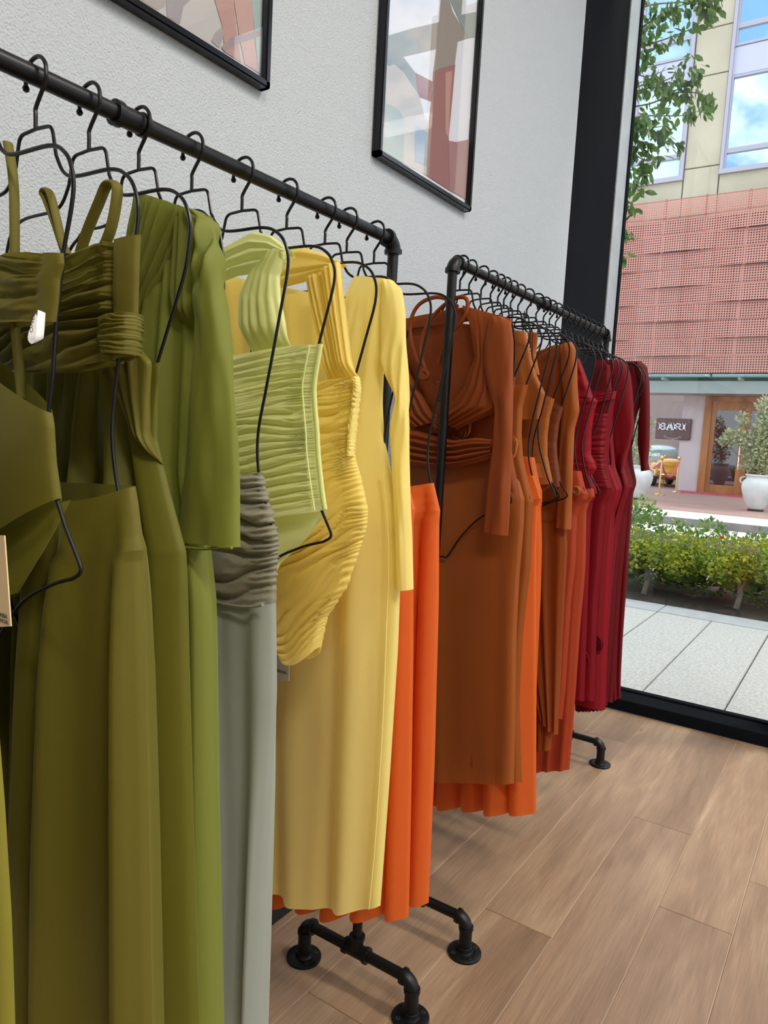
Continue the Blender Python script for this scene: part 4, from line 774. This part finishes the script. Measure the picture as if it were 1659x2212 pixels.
# ---------------------------------------------------------------- building across the street
FY = 23.2
def FX(px, py): q = at(px, py, 1, FY); return q[0], q[2]
bd = empty('restaurant_building', (0, FY, 0), 0, 'cream concrete building across the street with a terracotta screen', 'building')
def fbx(name, x0, x1, z0, z1, y0, y1, mat, parent=bd, bev=0): return MB().box(x0, x1, y0-FY, y1-FY, z0, z1, bev).build(name, mat, parent)
dxl, dzt = FX(1522, 856); dxr, _ = FX(1645, 860)
dxl2, dzb = FX(1508, 1066)
dxl = (dxl+dxl2)/2; dxr = dxl+2.0
zcan = FX(1500, 812)[1]; zs0 = FX(1500, 828)[1]; zs1 = FX(1500, 846)[1]
# ground floor wall around the door
xw = FX(1458, 1058)[0]
fbx('recess_back_wall', -20, -2, ZS, zs1+.4, FY+7, FY+7.2, M['render']); fbx('recess_side_wall', xw, xw+.2, ZS, zs1+.4, FY+.3, FY+7, M['render'])
fbx('ground_floor_wall', xw, dxl, ZS, zs1+.4, FY, FY+.3, M['render'])
fbx('ground_floor_wall', dxr, 12, ZS, zs1+.4, FY, FY+.3, M['render'])
fbx('ground_floor_wall', dxl, dxr, dzt, zs1+.4, FY, FY+.3, M['render'])
# canopy: soffit slab, glass edge and light strips
fbx('canopy_slab', -16, 12, zs1-.12, zs0-.02, FY-1.0, FY, M['soffit'])
for i in range(14):
    a = -16+2.0*i; fbx('canopy_glass_panel', a+.02, a+1.98, zs0+.04, zs0+.10, FY-1.5, FY-.1, M['canopy_glass'])
    fbx('bracket', a+.8, a+.86, zs0-.02, zs0+.05, FY-1.4, FY-.1, M['soffit'])
    fbx('light_strip', a+.03, a+1.97, zcan-.10, zcan-.03, FY-.75, FY-.70, M['white'])
fbx('canopy_beam', -16, 12, zcan-.28, zcan-.16, FY-.6, FY-.3, M['pot_dark'])
# wall behind the screen and upper concrete panels
fbx('void_wall', -16, 12, zcan-.1, FX(1500, 432)[1], FY-.05, FY+.2, M['dark'])
ztop = 16.0
zscr = FX(1450, 446)[1]; z1a = FX(1500, 488)[1]
zw_b = FX(1590, 372)[1]; zw2_b = FX(1430, 396)[1]
xA = FX(1478, 383)[0]; xB = FX(1556, 372)[0]
zj = [z1a+.16, FX(1520, 375)[1]+.15, FX(1540, 165)[1], FX(1550, 62)[1], ztop]
for i in range(4):
    fbx('concrete_panel', xA+.02, xB-.02, zj[i]+.015, zj[i+1]-.015, FY-.12, FY+.2, M['concrete'], bev=.01)
for x0_, x1_, zt in ((-16, xA, zw2_b), (xB, 12, zw_b)):
    a = x0_
    while a < x1_-.01:
        b_ = min(a+2.2, x1_); fbx('concrete_panel', a+.012, b_-.012, zj[0]+.015, zt-.01, FY-.12, FY+.2, M['concrete'], bev=.01); a = b_
# windows
def bay(x0_, x1_, zb, rows, lastmat, mul):
    r = empty('window_bay', (0, 0, 0)); r.parent = bd
    z = zb
    mb = MB(); mb.box(x0_, x0_+.09, -.20, .1, zb, ztop); mb.box(x1_-.09, x1_, -.20, .1, zb, ztop); mb.box(x0_-.004, x1_+.004, -.24, .097, zb-.06, zb+.07); mb.build('frame', M['alu'], r)
    for h, kind in rows:
        if kind == 's': MB().box(x0_+.09, x1_-.09, -.10, 0, z+.02, z+h-.02).build('spandrel', M['spandrel'], r)
        else:
            n = mul if kind == 'g' else 1; w_ = (x1_-x0_-.18)/n
            for i in range(n):
                a = x0_+.09+w_*i; b_ = a+w_
                MB().box(a+.05, b_-.05, -.06, -.04, z+.07, z+h-.06).build('pane', lastmat, r)
                mb = MB(); mb.box(a, a+.05, -.13, 0, z, z+h); mb.box(b_-.05, b_, -.13, 0, z, z+h); mb.box(a+.003, b_-.003, -.126, -.003, z+.001, z+.07); mb.box(a+.003, b_-.003, -.126, -.003, z+h-.06, z+h-.001); mb.build('sash', M['alu'], r)
        z += h
H1_ = FX(1600, 325)[1]-zw_b; H2_ = FX(1620, 160)[1]-FX(1600, 325)[1]; H3_ = FX(1610, 100)[1]-FX(1620, 160)[1]; H4_ = FX(1600, 68)[1]-FX(1610, 100)[1]
bay(xB, xB+2.5, zw_b, [(H1_, 'l'), (H2_, 'g'), (H3_, 's'), (H4_+.1, 'l'), (2.3, 'l'), (1, 's')], M['win_blue'], 2)
h1 = FX(1440, 345)[1]-zw2_b; h2 = FX(1450, 185)[1]-FX(1440, 345)[1]; h3 = FX(1460, 135)[1]-FX(1450, 185)[1]; h4 = FX(1460, 92)[1]-FX(1460, 135)[1]
bay(xA-3.1, xA, zw2_b, [(h1, 'l'), (h2, 'g'), (h3, 's'), (h4, 'l'), (2.2, 'g'), (1, 's')], M['win_pale'], 2)
for i in range(3): fbx('roof_wall', xA-3.1-4*(i+1), xA-3.1-4*i, zj[1], ztop, FY-.12, FY+.2, M['concrete'])
fbx('roof_wall', xB+2.5, 12, zj[1], ztop, FY-.12, FY+.2, M['concrete'])
# terracotta screen: every perforated strip is a part, bowing in and out
zlo = zcan+.02; rowh = .52; nrow = int(math.ceil((zscr-zlo)/rowh)); rowh = (zscr-.0-zlo)/nrow
for i in range(nrow):
    z0_ = zlo+i*rowh; z1_ = z0_+rowh-.012; top = i == nrow-1; V = []; Fc = []; xs_ = np.linspace(-14, 8, 133)
    for j, x in enumerate(xs_):
        for kk, z in enumerate((z0_, z0_+rowh*.5, z1_)):
            yy = -.62 if top else -.62-.075*math.sin(2*math.pi*x/4.2+i*math.pi)*(1 if kk != 1 else .9)
            V.append((x, yy, z))
        if j:
            for kk in range(2): Fc.append(((j-1)*3+kk, j*3+kk, j*3+kk+1, (j-1)*3+kk+1))
    mobj('screen_strip', V, Fc, M['perf'], bd)
    # solid rim along the upper edge of the strip
    mb = MB(); P = [(x, V[3*j+2][1], z1_) for j, x in enumerate(xs_)]
    mb.tube(P, .013, 4); mb.build('strip_rim', M['perf_solid'], bd)
for x in np.arange(-13.6, 8, 1.12): fbx('screen_post', x, x+.07, zlo, zscr+.05, FY-.55, FY-.50, M['perf_solid'])
# sign
sx0, sz1 = FX(1420, 903); sx1, _ = FX(1496, 906); _, sz0 = FX(1418, 948)
sg = empty('restaurant_sign', ((sx0+sx1)/2, FY, (sz0+sz1)/2), 0, 'maroon wall sign reading BARI left of the wooden door', 'sign')
mb = MB(); mb.box(-(sx1-sx0)/2, (sx1-sx0)/2, -.09, -.01, -(sz1-sz0)/2, (sz1-sz0)/2, .02); mb.build('board', M['sign'], sg)
wm = principled('white_letters', (.85, .85, .9), .5)
# slab serif letters built from bars
def slab_letter(ch, x, w, h, z0_):
    mb = MB(); b_ = .036; y0_, y1_ = -.13, -.09
    def bar(p, q, t=b_):
        p = np.array(p); q = np.array(q); d = (q-p)/np.linalg.norm(q-p); n = np.array([-d[1], d[0]])*t/2
        V = [(*(p+n), 0), (*(q+n), 0), (*(q-n), 0), (*(p-n), 0)]; V = [(x+v[0]*1.0, y0_, z0_+v[1]) for v in V]+[(x+v[0], y1_, z0_+v[1]) for v in V]
        mb.add(V, [(0, 1, 2, 3), (7, 6, 5, 4), (0, 4, 5, 1), (1, 5, 6, 2), (2, 6, 7, 3), (3, 7, 4, 0)])
    def poly(P, t=b_):
        for a_, c_ in zip(P[:-1], P[1:]): bar(a_, c_, t)
    if ch == 'B':
        bar((-.02, h-.02), (w*.62, h-.02)); bar((-.02, .02), (w*.65, .02)); bar((w*.18, 0), (w*.18, h), .06); bar((w*.18, h*.53), (w*.65, h*.53), .034)
        poly([(w*.6, h-.02), (w*.84, h*.88), (w*.86, h*.68), (w*.6, h*.53), (w*.88, h*.40), (w*.92, h*.16), (w*.62, .02)])
    if ch == 'A':
        bar((w*.12, .03), (w*.5, h)); bar((w*.5, h), (w*.88, .03), .06); bar((w*.3, h*.36), (w*.7, h*.36), .032); bar((0, .02), (w*.3, .02)); bar((w*.7, .02), (w, .02)); bar((w*.3, h-.02), (w*.6, h-.02))
    if ch == 'R':
        bar((-.02, h-.02), (w*.62, h-.02)); bar((-.02, .02), (w*.36, .02)); bar((w*.18, 0), (w*.18, h), .06); bar((w*.18, h*.48), (w*.65, h*.48), .034)
        poly([(w*.6, h-.02), (w*.86, h*.85), (w*.86, h*.62), (w*.6, h*.48), (w*.78, .05), (w, .03)])
    if ch == 'I':
        bar((0, h-.02), (w, h-.02)); bar((0, .02), (w, .02)); bar((w*.5, 0), (w*.5, h), .06)
    mb.build('letter', wm, sg)
tw = (sx1-sx0)*.80; x = -tw/2; lh = (sz1-sz0)*.34; bz = -(sz1-sz0)*.06
for ch, wf_ in (('B', .255), ('A', .255), ('R', .28), ('I', .14)):
    slab_letter(ch, x, tw*wf_*.93, lh, bz); x += tw*wf_+.008
word = 'RISTORANTE'
for i, ch in enumerate('·'+word+'·'):
    a = math.radians(-128+(i)*76/11+0)
    R0 = .47*(sx1-sx0); cx_ = R0*math.cos(a)*.9; cz_ = .26*(sz1-sz0)+R0*math.sin(a)*.98
    text('small_letter', ch, .085, principled('dim_letters', (.5, .42, .4), .6) if i == 0 else bpy.data.materials['dim_letters'], sg, (cx_, -.095, cz_), (math.pi/2, -(a+math.pi/2), 0), 1, .004)
# door
dr = empty('wooden_glass_door', (dxl, 0, ZS)); dr.parent = bd
dw = dxr-dxl; dh = dzt-ZS
mb = MB(); mb.box(0, .20, -.06, .08, 0, dh); mb.box(dw-.1, dw, -.06, .08, 0, dh); mb.box(.002, dw-.002, -.056, .076, dh-.14, dh-.002); mb.build('door_frame', M['door_wood'], dr)
for a, b_ in ((.20, dw*.56), (dw*.56, dw-.1)):
    mb = MB(); mb.box(a, a+.13, -.03, .05, 0, dh-.14); mb.box(b_-.13, b_, -.03, .05, 0, dh-.14); mb.box(a+.002, b_-.002, -.026, .046, 0, .26); mb.box(a+.002, b_-.002, -.026, .046, dh-.40, dh-.141); mb.build('door_leaf', M['door_wood'], dr)
    MB().box(a+.13, b_-.13, .0, .02, .26, dh-.40).build('pane', M['door_glass'], dr)
mb = MB(); mb.tube([(dw*.53, -.12, .75), (dw*.53, -.12, 1.75)], .018, 8); mb.tube([(dw*.53, -.12, .85), (dw*.53, -.02, .85)], .012, 6); mb.tube([(dw*.53, -.12, 1.65), (dw*.53, -.02, 1.65)], .012, 6); mb.build('handle', M['chrome'], dr)
amb = principled('amber_lit_curtain', (.5, .22, .04), .7, var=.4, vscale=12, emit=((.9, .33, .05), .35))
MB().box(dw*.30, dw*.48, .03, .04, dh-1.25, dh-.42).build('lit_curtain', amb, dr)
MB().box(dw*.28, dw*.37, .03, .04, dh-1.9, dh-1.32).build('lit_curtain', amb, dr)
MB().box(dw*.22, dw*.60, .021, .026, dh-1.30, dh-.40).build('lit_curtain', amb, dr)
tag(MB().box(dxl-.45, dxr+.3, FY-1.1, FY-.1, ZS, ZS+.02).build('doormat', M['mat_red']), 'red doormat in front of the wooden door', 'mat')
# pots
def urn(x, y, s, label, mat, grp, clouds, nl, lm):
    r = empty('garden_urn', (x, y, ZS), 0, label, 'plant pot', grp)
    pr = [(.16, .05), (.17, .06), (.20, .12), (.28, .28), (.33, .45), (.345, .56), (.32, .66), (.27, .72), (.245, .76), (.27, .79), (.29, .80), (.29, .83), (.25, .83), (.235, .78)]
    MB().lathe([(a*s, b_*s) for a, b_ in pr], n=28).build('pot', mat, r, True)
    MB().box(-.15*s, .15*s, -.15*s, .15*s, 0, .05*s).build('stand', M['rubber'], r)
    for sgn in (-1, 1):
        MB().tube(smoothpath([(sgn*.26*s, 0, .76*s), (sgn*.36*s, 0, .74*s), (sgn*.38*s, 0, .66*s), (sgn*.33*s, 0, .61*s)], 4), .016*s, 6).build('handle', mat, r, True)
    MB().lathe([(.24*s, .775*s), (.01, .785*s)], n=20).build('soil', M['soil'], r)
    leaf_cloud('foliage', clouds, nl, .085, lm, r, 9, up=.4)
    rr = random.Random(5)
    for c_ in clouds:
        MB().tube(smoothpath([(rr.uniform(-.08, .08), 0, .78*s), (c_[0]*.5, c_[1]*.5, (.78*s+c_[2])/2), (c_[0], c_[1], c_[2])], 4), .010, 5).build('stem', M['bark'], r, True)
    return r
q = atz(1632, 1104, ZS)
urn(q[0], q[1], .95, 'large white urn with a grey-green shrub right of the door', M['pot_white'], None, [(0, 0, 1.3, .42, .35, .5), (.25, 0, 1.8, .45, .35, .5), (-.55, 0, 1.55, .28, .2, .2), (-.75, .1, 1.45, .18, .15, .12), (-.42, 0, 1.95, .14, .1, .2), (.0, 0, 2.2, .2, .2, .25), (.0, 0, .95, .4, .3, .2)], 5200, M['leaf_grey'])
q = atz(1374, 1079, ZS)
urn(q[0], q[1], .98, 'white urn partly hidden behind the last crimson dress', M['pot_white'], None, [(-.05, 0, 1.2, .32, .3, .4), (-.05, 0, 1.7, .28, .3, .45), (-.2, 0, 2.1, .25, .2, .4)], 1500, M['leaf_grey'])
# stanchions
def stanchion(px, py, label):
    p = atz(px, py, ZS); r = empty('rope_stanchion', (p[0], p[1], ZS), 0, label, 'stanchion', None)
    MB().lathe([(.16, 0), (.16, .02), (.05, .034), (.02, .06)], n=20).build('base', M['brass'], r, True)
    MB().tube([(0, 0, .05), (0, 0, .93)], .026, 10).build('post', M['brass'], r, True)
    MB().lathe([(.005, .92), (.04, .925), (.042, .94), (.022, .955), (.048, .975), (.052, 1.0), (.038, 1.035), (.005, 1.045)], n=16).build('finial', M['brass'], r, True)
    return p
s1 = stanchion(1423, 1069, 'brass rope stanchion nearest the kerb, left end of the pink rope')
s2 = stanchion(1460, 1064, 'brass rope stanchion nearest the door')
s3 = stanchion(1432, 1050, 'brass rope stanchion at the back behind the yellow car')
def rope(a, b_, label, dip=.42):
    P = []; 
    for i in range(17):
        u = i/16; p = a*(1-u)+b_*u; P.append((p[0], p[1], ZS+.88-dip*(1-(2*u-1)**2)))
    tag(MB().tube(P, .026, 8).build('velvet_rope', M['rope'], None, True), label, 'rope')
rope(s1, s2, 'pink red velvet rope hanging between the two brass stanchions')
rope(s1+np.array([-1.25, -.1, 0]), s1, 'red velvet rope running left in front of the yellow car', .35)
stanch4 = s1+np.array([-1.25, -.1, 0])
r4 = empty('rope_stanchion', (stanch4[0], stanch4[1], ZS), 0, 'brass rope stanchion hidden behind the left white urn', 'stanchion'); MB().tube([(0, 0, 0), (0, 0, .95)], .026, 8).build('post', M['brass'], r4, True)
# vintage car, nose towards the viewer
q = at(1428, 1035, 1, 25.9)
car = empty('vintage_car', (q[0], q[1], ZS), math.radians(30), 'small rounded yellow vintage car parked behind the rope', 'car')
def superell(name, cx_, cy_, cz_, rx, ry, rz, mat, e=.75, n=24, parent=car):
    V = []; Fc = []
    sp = lambda v, p: math.copysign(abs(v)**p, v)
    for i in range(n//2+1):
        a = -math.pi/2+math.pi*i/(n//2)
        for j in range(n):
            b_ = 2*math.pi*j/n; V.append((cx_+rx*sp(math.cos(a), e)*sp(math.cos(b_), e), cy_+ry*sp(math.cos(a), e)*sp(math.sin(b_), e), cz_+rz*sp(math.sin(a), e)))
    for i in range(n//2):
        for j in range(n): Fc.append((i*n+j, i*n+(j+1) % n, (i+1)*n+(j+1) % n, (i+1)*n+j))
    return mobj(name, V, Fc, mat, parent, True)
superell('car_body', 0, 0, .50, .66, 1.45, .30, M['yellow_paint'], .7)
superell('bonnet', 0, -.85, .72, .46, .55, .22, M['yellow_paint'], .9)
superell('cabin', 0, .35, .98, .56, .80, .38, M['win_pale'], .7)
superell('roof', 0, .38, 1.22, .50, .62, .13, M['yellow_paint'], .8)
for sx in (-1, 1):
    superell('mudguard', sx*.56, -.95, .52, .16, .42, .26, M['yellow_paint'], .9)
    superell('headlamp', sx*.50, -1.38, .72, .095, .06, .095, M['chrome'], 1)
    superell('indicator', sx*.50, -1.40, .55, .05, .04, .04, M['white'], 1)
    for yy in (-.95, .95):
        MB().lathe([(.27, -.08), (.29, -.06), (.29, .06), (.27, .08)], (sx*.58, yy, .29), 20, 0).build('tyre', M['rubber'], car, True)
MB().tube(smoothpath([(-.66, -1.2, .42), (-.4, -1.5, .40), (0, -1.56, .40), (.4, -1.5, .40), (.66, -1.2, .42)], 5), .035, 8).build('bumper', M['chrome'], car, True)
# tree branches at the upper left of the window
tr = empty('street_tree', (-4.9, 9.2, -.05), 0, 'leafy street tree reaching in from the left of the window', 'tree')
T0 = np.array([-4.9, 9.2, -.05]); MB().tube(smoothpath([(0, 0, 0), (.05, 0, 1.5), (-.05, .1, 3.0), (.1, 0, 4.6), (.0, 0, 6.2)], 5), [.11*(1-.035*i) for i in range(21)], 10).build('trunk', M['bark'], tr, True)
def TP(px, py, Y): return at(px, py, 1, Y)-T0
br = [[(1330, 40), (1400, 12), (1470, 5), (1530, 2), (1560, -4)], [(1330, 90), (1380, 62), (1430, 32), (1480, 8), (1540, -8)], [(1330, 60), (1380, 62), (1420, 40), (1452, 22)], [(1340, 105), (1400, 95), (1450, 80), (1500, 58), (1530, 28)],
      [(1330, 205), (1400, 180), (1450, 168), (1495, 120)], [(1330, 215), (1400, 190), (1460, 195), (1500, 165), (1512, 148)], [(1330, 235), (1400, 225), (1470, 200), (1520, 205), (1535, 220)], [(1325, 260), (1400, 250), (1470, 250), (1515, 238)],
      [(1325, 290), (1380, 280), (1430, 290), (1468, 318)], [(1325, 330), (1360, 325), (1390, 345), (1428, 340)], [(1325, 360), (1355, 365), (1385, 372), (1395, 368)], [(1320, 400), (1350, 400), (1385, 405)], [(1320, 440), (1345, 440), (1368, 452)], [(1320, 505), (1340, 505), (1358, 508)], [(1318, 540), (1335, 545), (1354, 548)],
      [(1335, 130), (1370, 118), (1410, 122)], [(1330, 170), (1365, 160), (1400, 165), (1440, 150)], [(1325, 270), (1370, 300), (1405, 310)], [(1325, 245), (1360, 262), (1410, 275), (1445, 268)], [(1330, 25), (1360, 12), (1380, 0)]]
lv = MB(); V = [(0, 0, 0), (.3, .2, .03), (.65, .22, .02), (1, 0, -.06), (.65, -.22, .02), (.3, -.2, .03), (.5, 0, -.03)]
lme = bpy.data.meshes.new('leaf'); lme.from_pydata(V, [], [(0, 1, 6), (1, 2, 6), (2, 3, 6), (3, 4, 6), (4, 5, 6), (5, 0, 6)]); lme.update(); lme.materials.append(M['leaf_tree'])
r = np.random.default_rng(8); nleaf = 0; SV = []; SF = []
for bi, P in enumerate(br):
    Y = 9.0+r.uniform(-.5, .5); pts = smoothpath([TP(px, py, Y+.02*i) for i, (px, py) in enumerate(P)], 6)
    MB().tube([np.array([0, 0, pts[0][2]-.15]) if False else pts[0]-np.array([.35, 0, .05])]+pts, [.012]+[.011*(1-.8*i/len(pts)) for i in range(len(pts))], 6).build('branch', M['bark'], tr, True)
    L_ = sum(np.linalg.norm(pts[i+1]-pts[i]) for i in range(len(pts)-1)); n = int(L_*62)+10
    for k_ in range(n):
        u = r.random()**.8*(len(pts)-1.001); i = int(u); p = pts[i]*(1-(u-i))+pts[i+1]*(u-i)+r.normal(size=3)*np.array([.04, .08, .035])
        d = np.array([r.normal()*.5+.25, r.normal()*.5, -.75+r.normal()*.45]); d /= np.linalg.norm(d); s = .125*(.6+.7*r.random())
        side = np.cross(d, r.normal(size=3)); side /= np.linalg.norm(side); up_ = np.cross(side, d)
        mt = Matrix(((d[0], side[0], up_[0], 0), (d[1], side[1], up_[1], 0), (d[2], side[2], up_[2], 0), (0, 0, 0, 1)))
        if nleaf < 290 and r.random() < .5:
            o = bpy.data.objects.new('leaf', lme); COL.objects.link(o); o.parent = tr; o.matrix_local = Matrix.Translation(p) @ mt @ Matrix.Scale(s, 4); nleaf += 1
        else:
            b_ = len(SV); SV += [tuple(Matrix.Translation(p) @ mt @ Vector((v[0]*s, v[1]*s, v[2]*s))) for v in V]; SF += [tuple(x_+b_ for x_ in f) for f in ((0, 1, 6), (1, 2, 6), (2, 3, 6), (3, 4, 6), (4, 5, 6), (5, 0, 6))]
tag(mobj('foliage', SV, SF, M['leaf_tree'], tr), kind='stuff')
